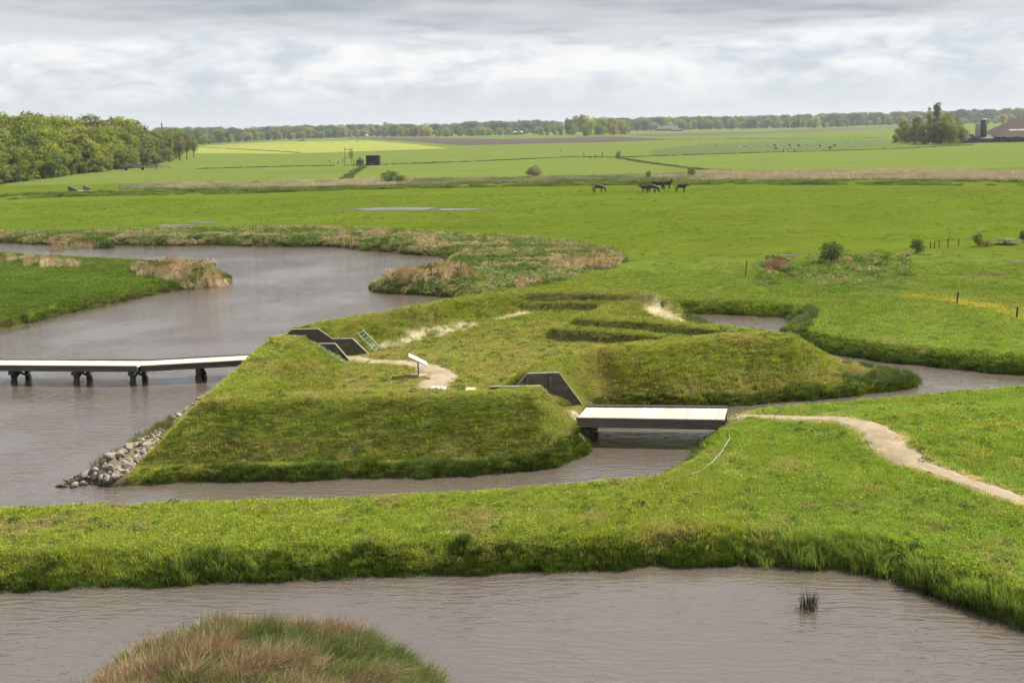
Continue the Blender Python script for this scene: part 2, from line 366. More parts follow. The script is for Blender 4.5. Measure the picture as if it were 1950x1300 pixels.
# ------------------------------------------------------------------ mesh helpers
class MB:
    def __init__(s): s.v = []; s.f = []
    def quad(s, a, b_, c, d):
        i = len(s.v); s.v += [a, b_, c, d]; s.f.append((i, i + 1, i + 2, i + 3)); return s
    def box(s, x0, x1, y0, y1, z0, z1, mat=None):
        i = len(s.v)
        vs = [(x0, y0, z0), (x1, y0, z0), (x1, y1, z0), (x0, y1, z0), (x0, y0, z1), (x1, y0, z1), (x1, y1, z1), (x0, y1, z1)]
        s.v += [tuple(mat @ Vector(p)) for p in vs] if mat else vs
        s.f += [tuple(i + k for k in q) for q in ((0, 3, 2, 1), (4, 5, 6, 7), (0, 1, 5, 4), (1, 2, 6, 5), (2, 3, 7, 6), (3, 0, 4, 7))]
        return s
    def bar(s, p, q, w, h, up=(0, 0, 1)):
        """a beam from p to q, w wide and h high"""
        p = Vector(p); q = Vector(q); d = (q - p); L = d.length; d.normalize()
        u = Vector(up); r = d.cross(u)
        if r.length < 1e-4: r = d.cross(Vector((0, 1, 0)))
        r.normalize(); u = r.cross(d)
        M = Matrix((( d.x, r.x, u.x, p.x), (d.y, r.y, u.y, p.y), (d.z, r.z, u.z, p.z), (0, 0, 0, 1)))
        return s.box(0, L, -w / 2, w / 2, -h / 2, h / 2, M)
    def tube(s, pts, rad, n=8, cap=True):
        pts = [Vector(p) for p in pts]; base = len(s.v)
        for k, p in enumerate(pts):
            d = (pts[min(k + 1, len(pts) - 1)] - pts[max(k - 1, 0)]).normalized()
            a = Vector((0, 0, 1)) if abs(d.z) < .9 else Vector((1, 0, 0))
            u = d.cross(a).normalized(); w = d.cross(u)
            r = rad[k] if hasattr(rad, '__len__') else rad
            for j in range(n):
                t = 2 * math.pi * j / n
                s.v.append(tuple(p + u * math.cos(t) * r + w * math.sin(t) * r))
        for k in range(len(pts) - 1):
            for j in range(n):
                a = base + k * n + j; c = base + k * n + (j + 1) % n
                s.f.append((a, c, c + n, a + n))
        if cap:
            s.f.append(tuple(base + j for j in range(n))[::-1]); s.f.append(tuple(base + (len(pts) - 1) * n + j for j in range(n)))
        return s
    def prism(s, poly, y0, y1):
        """polygon (x, z) extruded from y0 to y1"""
        i = len(s.v); n = len(poly)
        s.v += [(x, y0, z) for x, z in poly] + [(x, y1, z) for x, z in poly]
        s.f += [tuple(i + k for k in range(n)), tuple(i + n + k for k in range(n))[::-1]]
        s.f += [(i + k, i + n + k, i + n + (k + 1) % n, i + (k + 1) % n) for k in range(n)]
        return s
    def mesh(s, name, mat=None, smooth=False, fix=True):
        me = bpy.data.meshes.new(name); me.from_pydata(s.v, [], s.f); me.update()
        if fix:
            bm = bmesh.new(); bm.from_mesh(me); bmesh.ops.recalc_face_normals(bm, faces=bm.faces); bm.to_mesh(me); bm.free()
        if mat: me.materials.append(mat)
        if smooth:
            for p in me.polygons: p.use_smooth = True
        return me
    def build(s, name, mat, parent=None, smooth=False, bevel=0.0):
        o = link(name, s.mesh(name, mat, smooth), parent)
        if bevel:
            md = o.modifiers.new('bevel', 'BEVEL'); md.width = bevel; md.segments = 1; md.limit_method = 'ANGLE'
        return o
def link(name, me, parent=None):
    o = bpy.data.objects.new(name, me); C.objects.link(o)
    if parent: o.parent = parent
    return o
def empty(name, loc=(0, 0, 0), rz=0.0, scale=1.0):
    o = bpy.data.objects.new(name, None); C.objects.link(o); o.location = loc; o.rotation_euler = (0, 0, rz)
    o.scale = (scale,) * 3; o.empty_display_size = 0.2
    return o
def tag(o, label=None, cat=None, group=None, kind=None):
    if label: o['label'] = label
    if cat: o['category'] = cat
    if group: o['group'] = group
    if kind: o['kind'] = kind
    return o
def Tz(x, y): return float(T(np.array([x]), np.array([y]))[0])

# ------------------------------------------------------------------ materials
def mat_new(name):
    mt = bpy.data.materials.new(name); mt.use_nodes = True; nt_clear(mt.node_tree); return mt, NB(mt.node_tree)
def finish(b_, shader):
    b_.n('ShaderNodeOutputMaterial', ins={0: shader})
def plain(name, col, rough=0.8, var=0.25, scale=6.0, bump=0.3, bscale=None, stretch=(1, 1, 1), spec=0.3, metal=0.0, col2=None):
    """coloured surface with blotchy wear, grain and fine relief"""
    mt, q = mat_new(name)
    tcn = q.n('ShaderNodeTexCoord'); mp = q.n('ShaderNodeMapping', ins={0: tcn.outputs['Object'], 3: stretch})
    v = mp.outputs[0]
    n1 = q.noise(v, scale, 6, 0.65); n2 = q.noise(v, scale * .23, 3, 0.5)
    c2 = col2 or tuple(c * (1 - var * 1.6) for c in col)
    cc = q.mix(q.ramp(q.math('MULTIPLY_ADD', n2, .5, q.math('MULTIPLY', n1, .6)), .35, .75), col, c2)
    oi = q.n('ShaderNodeObjectInfo')
    cc = q.mix(1.0, cc, q.n('ShaderNodeCombineColor', ins={0: q.math('MULTIPLY_ADD', oi.outputs['Random'], var, 1 - var / 2), 1: q.math('MULTIPLY_ADD', oi.outputs['Random'], var, 1 - var / 2), 2: q.math('MULTIPLY_ADD', oi.outputs['Random'], var * .9, 1 - var / 2)}).outputs[0], 'MULTIPLY')
    bp = q.n('ShaderNodeBump', ins={0: bump, 1: 0.02, 3: q.noise(v, bscale or scale * 3, 5, .6)})
    p = q.n('ShaderNodeBsdfPrincipled', ins={'Base Color': cc, 'Roughness': rough, 'Normal': bp.outputs[0], 'Metallic': metal, 'Specular IOR Level': spec})
    finish(q, p.outputs[0]); return mt
def leafy(name, attr=True, trans=0.35, rough=.6, spec=.15, warm=(1.25, 1.15, .55)):
    """thin leaf or blade: colour from the place it grows (instance tint) or from the object colour, varied blade by blade"""
    mt, q = mat_new(name)
    if attr:
        c = q.n('ShaderNodeAttribute', attribute_name='tint', attribute_type='INSTANCER').outputs['Color']
    else:
        oi = q.n('ShaderNodeObjectInfo')
        c = oi.outputs['Color']
    bv = q.n('ShaderNodeAttribute', attribute_name='bv', attribute_type='GEOMETRY').outputs['Color']
    c = q.mix(1.0, c, bv, 'MULTIPLY')
    d = q.n('ShaderNodeBsdfPrincipled', ins={'Base Color': c, 'Roughness': rough, 'Specular IOR Level': spec})
    t = q.n('ShaderNodeBsdfTranslucent', ins={0: q.mix(1.0, c, warm, 'MULTIPLY')})
    mx = q.n('ShaderNodeMixShader', ins={0: trans, 1: d.outputs[0], 2: t.outputs[0]})
    finish(q, mx.outputs[0]); return mt

# ground
GROUND, q = mat_new('turf')
geo = q.n('ShaderNodeNewGeometry')
at = q.n('ShaderNodeAttribute', attribute_name='tint', attribute_type='GEOMETRY').outputs['Color']
pos = geo.outputs['Position']
na = q.noise(pos, 5.5, 6, .7); nb_ = q.noise(pos, .35, 5, .6); nc = q.noise(pos, .06, 4, .6)
k = q.math('MULTIPLY_ADD', na, .55, q.math('MULTIPLY_ADD', nb_, .45, q.math('MULTIPLY', nc, .35)))
k = q.math('ADD', k, .33)
col = q.mix(1.0, at, q.n('ShaderNodeCombineColor', ins={0: k, 1: k, 2: k}).outputs[0], 'MULTIPLY')
st = q.n('ShaderNodeMapping', ins={0: pos, 3: (.05, .5, .5)}).outputs[0]
col = q.mix(q.math('MULTIPLY', q.ramp(q.noise(st, 1.0, 5, .65), .5, .75), .10), col, (.12, .115, .03))
st2 = q.n('ShaderNodeMapping', ins={0: pos, 2: (0, 0, R(3)), 3: (.012, .22, .2)}).outputs[0]
sv = q.math('MULTIPLY_ADD', q.noise(st2, 1.0, 5, .7), .7, .65)
col = q.mix(.8, col, q.mix(1.0, col, q.n('ShaderNodeCombineColor', ins={0: sv, 1: sv, 2: sv}).outputs[0], 'MULTIPLY'))
bp = q.n('ShaderNodeBump', ins={0: .9, 1: .06, 3: q.math('MULTIPLY_ADD', na, 1.0, q.math('MULTIPLY', nb_, 1.5))})
pr = q.n('ShaderNodeBsdfPrincipled', ins={'Base Color': col, 'Roughness': 1.0, 'Specular IOR Level': 0.0, 'Normal': bp.outputs[0]})
finish(q, pr.outputs[0])

# water: peat-brown, turbid, wind ripples
WATER, q = mat_new('water')
geo = q.n('ShaderNodeNewGeometry'); pos = geo.outputs['Position']
mp1 = q.n('ShaderNodeMapping', ins={0: pos, 2: (0, 0, R(12)), 3: (.9, 3.4, 1)}).outputs[0]
mp2 = q.n('ShaderNodeMapping', ins={0: pos, 2: (0, 0, R(-24)), 3: (1.6, 5.6, 1)}).outputs[0]
w1 = q.noise(mp1, 1.0, 3, .5, .6); w2 = q.noise(mp2, 1.3, 3, .55, .4); w3 = q.noise(pos, .12, 3, .5)
amp = q.math('MULTIPLY_ADD', q.ramp(w3, .35, .65), 1.0, .35)
wv = q.n('ShaderNodeTexWave', wave_type='BANDS', bands_direction='Y', wave_profile='SIN', ins={'Vector': q.n('ShaderNodeMapping', ins={0: pos, 2: (0, 0, R(14)), 3: (.55, 1, 1)}).outputs[0], 'Scale': 1.0, 'Distortion': 9.0, 'Detail': 3.0, 'Detail Scale': 1.6, 'Detail Roughness': .6}).outputs['Fac']
hgt = q.math('MULTIPLY', q.math('MULTIPLY_ADD', wv, .22, q.math('MULTIPLY_ADD', w2, .55, w1)), amp)
bp = q.n('ShaderNodeBump', ins={0: 1.0, 1: .036, 3: hgt})
wc = q.mix(q.noise(pos, .08, 3, .5), (.104, .080, .063), (.120, .094, .076))
pr = q.n('ShaderNodeBsdfPrincipled', ins={'Base Color': wc, 'Roughness': .07, 'IOR': 2.6, 'Specular IOR Level': .5, 'Normal': bp.outputs[0]})
finish(q, pr.outputs[0])

SAND = plain('path_sand', (.40, .325, .225), .95, .2, 2.2, .9, 9, spec=.1, col2=(.25, .20, .125))
DECK = plain('pale_deck', (.52, .475, .40), .8, .24, 2.0, .4, 30, (1, .12, 1), col2=(.50, .44, .36))
DECK_J = plain('pale_walkway_deck', (.52, .485, .42), .8, .2, 2.0, .3, 30, col2=(.54, .49, .42))
GREYWOOD = plain('weathered_timber', (.150, .138, .122), .85, .3, 3.0, .5, 30, (.15, 1, 1), col2=(.075, .068, .060))
DARKWOOD = plain('dark_timber', (.075, .063, .052), .85, .3, 3.0, .5, 30, col2=(.035, .03, .026))
WALLWOOD = plain('retaining_boards', (.145, .128, .112), .85, .5, 3.5, .6, 26, (.12, 1, 1), col2=(.060, .054, .050))
COPING = plain('coping_timber', (.30, .275, .23), .85, .2, 4.0, .4, 30)
CONCRETE = plain('concrete', (.42, .41, .38), .9, .2, 5.0, .4, 40)
WHITE = plain('white_panel', (.78, .78, .77), .45, .05, 2.0, .05)
CREAM = plain('cream_panel', (.62, .54, .34), .6, .1, 3.0, .1)
PALEGREY = plain('pale_grey_panel', (.55, .57, .60), .5, .12, 5.0, .1)
LADDER = plain('pale_green_paint', (.27, .37, .25), .6, .15, 8.0, .2)
STEEL = plain('grey_steel', (.22, .22, .22), .5, .15, 8.0, .1)
STONE = plain('riprap_stone', (.33, .275, .22), .9, .6, 4.0, .9, 14, col2=(.16, .135, .115))
_q = NB(STONE.node_tree); _p = [n for n in STONE.node_tree.nodes if n.type == 'BSDF_PRINCIPLED'][0]; _l = _p.inputs['Base Color'].links[0].from_socket
_z = _q.n('ShaderNodeSeparateXYZ', ins={0: _q.n('ShaderNodeNewGeometry').outputs['Position']}).outputs[2]
_q.link(_q.mix(_q.ramp(_z, WZ + .02, WZ + .22), (.045, .040, .026), _l), _p.inputs['Base Color'])      # wet, algae-stained foot
BLACK = plain('black_plastic', (.012, .012, .013), .5, .1, 6.0, .1)
HOSE = plain('white_hose', (.55, .56, .50), .5, .1)
ROOF = plain('brown_roof', (.095, .066, .058), .9, .2, .35, .6, 3, (1, 1, 1))
BRICK = plain('dark_wall', (.065, .052, .048), .9, .2, .5, .3)
PALEWALL = plain('pale_wall', (.42, .42, .40), .8, .1, 1.0, .2)
SILO = plain('silo_pale', (.40, .39, .36), .7, .2, .8, .2)
SILO_D = plain('silo_brown', (.060, .046, .036), .8, .2, .8, .2)
GREYROOF = plain('grey_roof', (.115, .110, .120), .8, .15, .3, .3)
HUT = plain('tarred_boards', (.030, .028, .027), .85, .4, 2.0, .5, 10, (.2, 1, 1))
BARK = plain('bark', (.055, .045, .035), .95, .3, 2.0, .8, 8, (1, 1, .2))
COAT_CH = plain('chestnut_coat', (.055, .020, .009), .5, .2, 2.0, .05)
COAT_BR = plain('dark_brown_coat', (.018, .009, .006), .5, .2, 2.0, .05)
COAT_BK = plain('black_coat', (.012, .011, .012), .45, .2, 2.0, .05)
HAIR = plain('dark_hair', (.008, .007, .007), .6, .1)
WOOL = plain('wool', (.58, .55, .48), .95, .15, 4.0, .5, 20)
WOOL_D = plain('dark_wool', (.03, .024, .02), .95, .15, 4.0, .5, 20)
DRY = leafy('dry_blade', True, trans=.22, warm=(1.0, 1.0, .95))
BLADE = leafy('grass_blade', True, trans=.30)
LEAF = leafy('tree_leaf', False, trans=.40, rough=.65, spec=.15)

# ------------------------------------------------------------------ ground sheet
def axis(lo, fine0, fine1, hi, step, growth, extra=()):
    a = list(np.arange(fine0, fine1 + 1e-6, step))
    s = step; v = fine1
    while v < hi:
        s = max(s, growth * abs(v)) if growth * abs(v) < 1e9 else s
        s = min(s, 1.12 * (a[-1] - a[-2]) + 1e-9) if len(a) > 1 else s
        v += s; a.append(v)
    pre = []; s = step; v = fine0; prev = step
    while v > lo:
        s = min(max(step, growth * abs(v)), 1.12 * prev); prev = s
        v -= s; pre.append(v)
    return np.array(sorted(set([round(t, 4) for t in pre + a + list(extra)])))
xs = axis(-2600, -34, 34, 2600, .26, .045)
ys = axis(2, 22, 92, 3100, .26, .018, (46.84, 46.99, 47.035, 49.42, 49.46, 49.62, 60.08, 60.24, 60.285, 62.27, 62.31, 62.48))
ys = ys[ys > 1]
X, Y = np.meshgrid(xs, ys)
xf, yf = X.ravel(), Y.ravel()
D = np.full(xf.shape, 60.0)
nearm = (yf < 175) & (np.abs(xf) < 120)
D[nearm] = shore(xf[nearm], yf[nearm])
Zg = T(xf, yf, D)
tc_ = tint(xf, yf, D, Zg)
me = bpy.data.meshes.new('ground')
nx, ny = len(xs), len(ys)
ii = np.arange(nx * ny).reshape(ny, nx)
quads = np.stack([ii[:-1, :-1], ii[:-1, 1:], ii[1:, 1:], ii[1:, :-1]], -1).reshape(-1, 4)
me.vertices.add(nx * ny); me.vertices.foreach_set('co', np.stack([xf, yf, Zg], -1).ravel().astype(np.float32))
me.loops.add(quads.size); me.loops.foreach_set('vertex_index', quads.ravel().astype(np.int32))
me.polygons.add(len(quads)); me.polygons.foreach_set('loop_start', (np.arange(len(quads)) * 4).astype(np.int32))
me.polygons.foreach_set('loop_total', np.full(len(quads), 4, np.int32)); me.polygons.foreach_set('use_smooth', np.ones(len(quads), bool))
me.update(calc_edges=True)
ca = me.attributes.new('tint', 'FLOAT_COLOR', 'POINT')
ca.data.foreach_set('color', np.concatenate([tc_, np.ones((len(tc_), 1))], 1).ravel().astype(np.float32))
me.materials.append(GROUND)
tag(link('ground', me), 'green pasture and earthworks of the old fort', kind='structure')

wm = MB().quad((-230, -5, WZ), (230, -5, WZ), (230, 200, WZ), (-230, 200, WZ))
tag(wm.build('water', WATER), 'grey brown rippled water of lake, moat and river', kind='structure')

# ------------------------------------------------------------------ paths and puddles
def drape(name, P_, Wd, label):
    pts = [Vector((p[0], p[1], 0)) for p in P_]
    # resample with a smooth curve
    S, Wl = [], []
    for i in range(len(pts) - 1):
        p0 = pts[max(i - 1, 0)]; p1 = pts[i]; p2 = pts[i + 1]; p3 = pts[min(i + 2, len(pts) - 1)]
        n = max(2, int((p2 - p1).length / .2))
        for k_ in range(n):
            t = k_ / n
            S.append(.5 * ((2 * p1) + (p2 - p0) * t + (2 * p0 - 5 * p1 + 4 * p2 - p3) * t * t + (3 * p1 - p0 - 3 * p2 + p3) * t ** 3))
            Wl.append(Wd[i] + (Wd[i + 1] - Wd[i]) * t)
    S.append(pts[-1]); Wl.append(Wd[-1])
    K = 9; V = []
    for i, p in enumerate(S):
        dv = (S[min(i + 1, len(S) - 1)] - S[max(i - 1, 0)]).normalized(); nrm = Vector((-dv.y, dv.x, 0))
        for j in range(K):
            u = (j / (K - 1)) * 2 - 1
            wob = 1 + .8 * (float(fbm(np.array([p.x * 1.0 + (9 if u > 0 else 0)]), np.array([p.y]), .9, 3)[0]) - .5) * 2 * abs(u)
            V.append(p + nrm * (u * Wl[i] * wob))
    x = np.array([v.x for v in V]); y = np.array([v.y for v in V]); z = T(x, y)
    for i, v in enumerate(V):
        j = i % K; e = abs(j / (K - 1) * 2 - 1)
        v.z = z[i] + (0.035 if e < .99 else -.03)
    mb = MB(); mb.v = [tuple(v) for v in V]
    for i in range(len(S) - 1):
        for j in range(K - 1):
            a = i * K + j; mb.f.append((a, a + 1, a + K + 1, a + K))
    o = mb.build(name, SAND, smooth=True); tag(o, label, kind='structure')
drape('path', PATH_E, PATH_E_W, 'sandy footpath leading from the bridge to the right')
drape('path', PATH_C, PATH_C_W, 'sandy footpath through the inside of the fort')
for c, e, h in PUD:
    L = np.hypot(*e); u = e / L; V = []
    n = 48
    for k_ in range(n):
        a = 2 * math.pi * k_ / n
        r = .78 + .5 * (float(fbm(np.array([math.cos(a) * 2 + c[0]]), np.array([math.sin(a) * 2 + c[1]]), .7, 3)[0]) - .3)
        ex, ey = math.cos(a) * r * L, math.sin(a) * r * h
        V.append((c[0] + ex * u[0] - ey * u[1], c[1] + ex * u[1] + ey * u[0], -0.02))
    mb = MB(); mb.v = V; mb.f = [tuple(range(n))]
    tag(mb.build('puddle', WATER), 'shallow rainwater puddle lying in the meadow', kind='structure')

# ------------------------------------------------------------------ far fields
def field(name, px, col, z, label, stripes=None):
    mt = plain(name + '_soil', col, .95, .12, .05, .3, .6, (.3, 1.5, 1), spec=.1)
    mb = MB(); P_ = [G2(*p) for p in px]; mb.v = [(p[0], p[1], z) for p in P_]; mb.f = [tuple(range(len(P_)))]
    tag(mb.build(name, mt), label, kind='structure')
field('field', [(372, 292), (372, 279), (520, 271), (700, 268), (790, 275), (858, 283), (700, 288), (560, 293)], (.250, .275, .040), .06, 'bright yellow green field in front of the left treeline')
field('field', [(640, 263), (760, 262), (905, 264), (960, 265), (1100, 262), (1180, 260), (1275, 266), (1150, 271), (1000, 274), (880, 277), (840, 274), (760, 268)], (.080, .058, .048), .09, 'dark ploughed strip before the central tree clump')
field('field', [(1190, 256), (1400, 252), (1560, 246), (1720, 240), (1700, 244), (1550, 250), (1400, 256), (1230, 260)], (.095, .075, .062), .09, 'narrow ploughed strip below the far right treeline')
field('field', [(1240, 287), (1330, 275), (1500, 268), (1680, 265), (1700, 277), (1560, 284), (1400, 290), (1240, 297)], (.085, .122, .024), .06, 'darker green sheep pasture left of the farm')

# ------------------------------------------------------------------ grass, weeds and reeds (nobody could count them)
def blades(n, rad, h0, h1, w, lean, curl=.5, wind=(0.25, -.1), seed=0, plume=False, straight=False):
    r = random.Random(seed); V = []; Fc = []; bv = []
    for _ in range(n):
        a = r.random() * 6.283; q_ = rad * math.sqrt(r.random())
        bx, by = math.cos(a) * q_, math.sin(a) * q_
        h = r.uniform(h0, h1) * (1 - .35 * (q_ / rad) ** 2)
        dirx = math.cos(a) * lean * r.uniform(.2, 1.2) + wind[0] * r.uniform(.5, 1.3) + r.uniform(-.2, .2)
        diry = math.sin(a) * lean * r.uniform(.2, 1.2) + wind[1] * r.uniform(.5, 1.3) + r.uniform(-.2, .2)
        f = r.random() * 3.1416; wx, wy = math.cos(f) * w / 2, math.sin(f) * w / 2
        c_ = r.uniform(.72, 1.28); tintc = (c_ * r.uniform(.88, 1.15), c_, c_ * r.uniform(.8, 1.2))
        i = len(V)
        m_ = .55; mz = h * m_; mx, my = dirx * h * m_ * (1 - curl), diry * h * m_ * (1 - curl)
        tx, ty = dirx * h, diry * h; tz = h * (1 - .22 * (dirx * dirx + diry * diry))
        V += [(bx - wx, by - wy, -.04), (bx + wx, by + wy, -.04), (bx + mx + wx * .8, by + my + wy * .8, mz), (bx + mx - wx * .8, by + my - wy * .8, mz), (bx + tx, by + ty, tz)]
        Fc += [(i, i + 1, i + 2, i + 3), (i + 3, i + 2, i + 4)]
        bv += [tuple(.75 * t for t in tintc)] * 2 + [tintc] * 2 + [tuple(1.2 * t for t in tintc)]
        if plume and r.random() < .6:
            j = len(V); s = .05
            V += [(bx + tx, by + ty, tz - .05), (bx + tx + s + .05, by + ty, tz + .06), (bx + tx + .1, by + ty, tz + .22), (bx + tx - s, by + ty, tz + .08)]
            Fc.append((j, j + 1, j + 2, j + 3)); bv += [(.72, .60, .52)] * 4
    return V, Fc, bv
def weeds(n, rad, h, leaf, seed=0):
    """broad-leaved plant mound"""
    r = random.Random(seed); V = []; Fc = []; bv = []
    for _ in range(n):
        a = r.random() * 6.283; q_ = rad * math.sqrt(r.random()); hz = h * (1 - (q_ / rad) ** 2 * .8) * r.uniform(.35, 1.05)
        c = Vector((math.cos(a) * q_, math.sin(a) * q_, hz))
        d1 = Vector((r.uniform(-1, 1), r.uniform(-1, 1), r.uniform(-.5, .8))).normalized(); d2 = d1.cross(Vector((r.uniform(-1, 1), r.uniform(-1, 1), r.uniform(-1, 1)))).normalized()
        s = leaf * r.uniform(.6, 1.3); i = len(V)
        V += [tuple(c - d1 * s), tuple(c + d2 * s * .45), tuple(c + d1 * s), tuple(c - d2 * s * .45)]
        Fc.append((i, i + 1, i + 2, i + 3)); k_ = r.uniform(.65, 1.35); bv += [(k_ * r.uniform(.85, 1.2), k_, k_ * r.uniform(.8, 1.2))] * 4
    return V, Fc, bv
def src(name, data, mat):
    V, Fc, bv = data
    me = bpy.data.meshes.new(name); me.from_pydata(V, [], Fc); me.update()
    a = me.attributes.new('bv', 'FLOAT_COLOR', 'POINT')
    a.data.foreach_set('color', np.concatenate([np.array(bv), np.ones((len(bv), 1))], 1).ravel().astype(np.float32))
    me.materials.append(mat)
    return me
def coll(name, meshes):
    c = bpy.data.collections.new(name)
    for i, me in enumerate(meshes):
        o = bpy.data.objects.new('%s_%02d' % (name, i), me); c.objects.link(o)
    return c
LAWN = coll('lawn_clump', [src('lawn', blades(38, .27, .05, .13, .022, 1.1, seed=i), BLADE) for i in range(5)])
TALL = coll('tall_clump', [src('tall', blades(46, .24, .30, .62, .022, .40, seed=20 + i), BLADE) for i in range(4)])
RUSH = coll('rush_clump', [src('rush', blades(60, .17, .35, .75, .014, .28, seed=30 + i, wind=(.1, 0)), BLADE) for i in range(3)])
REED = coll('reed_clump', [src('reed', blades(70, .45, .9, 1.5, .022, .12, .2, (.12, 0), seed=40 + i, plume=True), DRY) for i in range(3)])
TUSS = coll('tussock_clump', [src('tuss', blades(90, .28, .35, .75, .014, .75, .35, (.5, -.05), seed=50 + i), DRY) for i in range(4)])
WEED = coll('weed_clump', [src('weed', weeds(80, .48, .42, .085, seed=60 + i), BLADE) for i in range(4)])
FARD = coll('far_dry_clump', [src('fard', blades(60, 1.0, .5, 1.1, .10, .25, seed=80 + i), DRY) for i in range(3)])
FARC = coll('far_clump', [src('farc', blades(60, 1.0, .5, 1.1, .12, .3, seed=70 + i), BLADE) for i in range(3)])

def scatter_tree(name, colln):
    ng = bpy.data.node_groups.new(name, 'GeometryNodeTree')
    ng.interface.new_socket('Geometry', in_out='INPUT', socket_type='NodeSocketGeometry')
    ng.interface.new_socket('Geometry', in_out='OUTPUT', socket_type='NodeSocketGeometry')
    N_ = ng.nodes; L = ng.links
    gi = N_.new('NodeGroupInput'); go = N_.new('NodeGroupOutput')
    ci = N_.new('GeometryNodeCollectionInfo'); ci.inputs['Collection'].default_value = colln
    ci.inputs['Separate Children'].default_value = True; ci.inputs['Reset Children'].default_value = True
    ip = N_.new('GeometryNodeInstanceOnPoints'); ip.inputs['Pick Instance'].default_value = True
    def na_(n, t):
        a = N_.new('GeometryNodeInputNamedAttribute'); a.data_type = t; a.inputs['Name'].default_value = n; return a.outputs['Attribute']
    L.new(gi.outputs[0], ip.inputs['Points']); L.new(ci.outputs[0], ip.inputs['Instance'])
    L.new(na_('idx', 'INT'), ip.inputs['Instance Index']); L.new(na_('rot', 'FLOAT_VECTOR'), ip.inputs['Rotation']); L.new(na_('scl', 'FLOAT_VECTOR'), ip.inputs['Scale'])
    L.new(ip.outputs[0], go.inputs[0])
    return ng
def scatter(name, colln, x, y, z, scl, tn, label, tilt=.12, sclz=None, fixed_rot=False):
    n = len(x)
    me = bpy.data.meshes.new(name); me.vertices.add(n)
    me.vertices.foreach_set('co', np.stack([x, y, z], -1).ravel().astype(np.float32))
    rot = np.stack([rng.normal(0, tilt, n), rng.normal(0, tilt, n), (rng.normal(0, .5, n) if fixed_rot else rng.random(n) * 6.283)], -1)
    s3 = np.stack([scl, scl, scl if sclz is None else sclz], -1)
    for nm, ty, key, arr in (('rot', 'FLOAT_VECTOR', 'vector', rot), ('scl', 'FLOAT_VECTOR', 'vector', s3)):
        a = me.attributes.new(nm, ty, 'POINT'); a.data.foreach_set(key, arr.ravel().astype(np.float32))
    a = me.attributes.new('idx', 'INT', 'POINT'); a.data.foreach_set('value', rng.integers(0, len(colln.objects), n).astype(np.int32))
    a = me.attributes.new('tint', 'FLOAT_COLOR', 'POINT'); a.data.foreach_set('color', np.concatenate([tn, np.ones((n, 1))], 1).ravel().astype(np.float32))
    o = link(name, me); md = o.modifiers.new('scatter', 'NODES'); md.node_group = scatter_tree(name, colln)
    tag(o, label, kind='stuff'); return o

def sample(n, y0, y1, margin=1.13):
    """points spread evenly over the ground in view between two distances, with a margin either side"""
    yy = np.sqrt(rng.random(n) * (y1 * y1 - y0 * y0) + y0 * y0)
    return (rng.random(n) * 2 - 1) * (.505 * yy * margin + 1.5), yy
def area(y0, y1, margin=1.13): return .505 * margin * (y1 * y1 - y0 * y0) + 3 * (y1 - y0)
BLD = [(2.75, 10.2, 45.2, 48.4)]
def clear(x, y):
    ok = path_dist(x, y, PATH_E, PATH_E_W) > -.02 + .18 * rng.normal(0, 1, len(x))
    ok &= path_dist(x, y, PATH_C, PATH_C_W) > -.02 + .15 * rng.normal(0, 1, len(x))
    for x0, x1, y0, y1 in BLD: ok &= ~((x > x0) & (x < x1) & (y > y0) & (y < y1))
    ok &= ~((y > 60.0) & (y < 62.6) & (x < -9)); ok &= ~((y > 46.8) & (y < 49.7) & (x > -1.5) & (x < 3.4))
    return ok
bandsL = [(21, 50, 44, 1.0), (50, 68, 26, 1.25), (68, 98, 11, 1.7), (98, 132, 4, 2.3)]
acc = []
for y0, y1, rho, s in bandsL:
    n = int(area(y0, y1) * rho); x, y = sample(n, y0, y1); d = shore(x, y)
    pen_ = inside(POLY_PEN, x, y); keep_ = (y < 78) | pen_ | (rng.random(len(x)) < 1 - sstep(y, 76, 106))
    k_ = keep_ & (d > .12) & clear(x, y) & ~inside(ISLAND, x, y) & ~inside([(-19, 41.3), (-16.3, 41.3), (-16.1, 44.5), (-16.8, 48.5), (-16.6, 60), (-19, 60)], x, y)
    x, y, d = x[k_], y[k_], d[k_]
    acc.append((x, y, d, np.full(len(x), s)))
x, y, d, s = [np.concatenate([a[i] for a in acc]) for i in range(4)]
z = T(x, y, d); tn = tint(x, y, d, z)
vig = fbm(x, y, 3.5, 3); jit = rng.normal(1, .13, len(x))[:, None]
bare = (tn[:, 0] > .19) & (rng.random(len(x)) < .75)
x, y, d, z, s, tn, vig, jit = [a[~bare] for a in (x, y, d, z, s, tn, vig, jit)]
court = inside(COURT, x, y) & (z < .4)
hz = s * (.30 + 1.4 * vig) * rng.uniform(.7, 1.25, len(x)) * np.where(court, .6, np.where(inside(FORT, x, y), .62, 1)) * np.where((x > 6) & (y < 50), 1.35, 1) * np.where(y > 98, .45, 1)
scatter('lawn_grass', LAWN, x, y, z, s * rng.uniform(.8, 1.2, len(x)), np.clip(tn * jit * (np.where(z > WZ + .3, 2.75, 2.1) - .5 * sstep(y, 60, 80))[:, None], 0, 1), 'short mown and mottled green grass on banks and ramparts', sclz=hz)

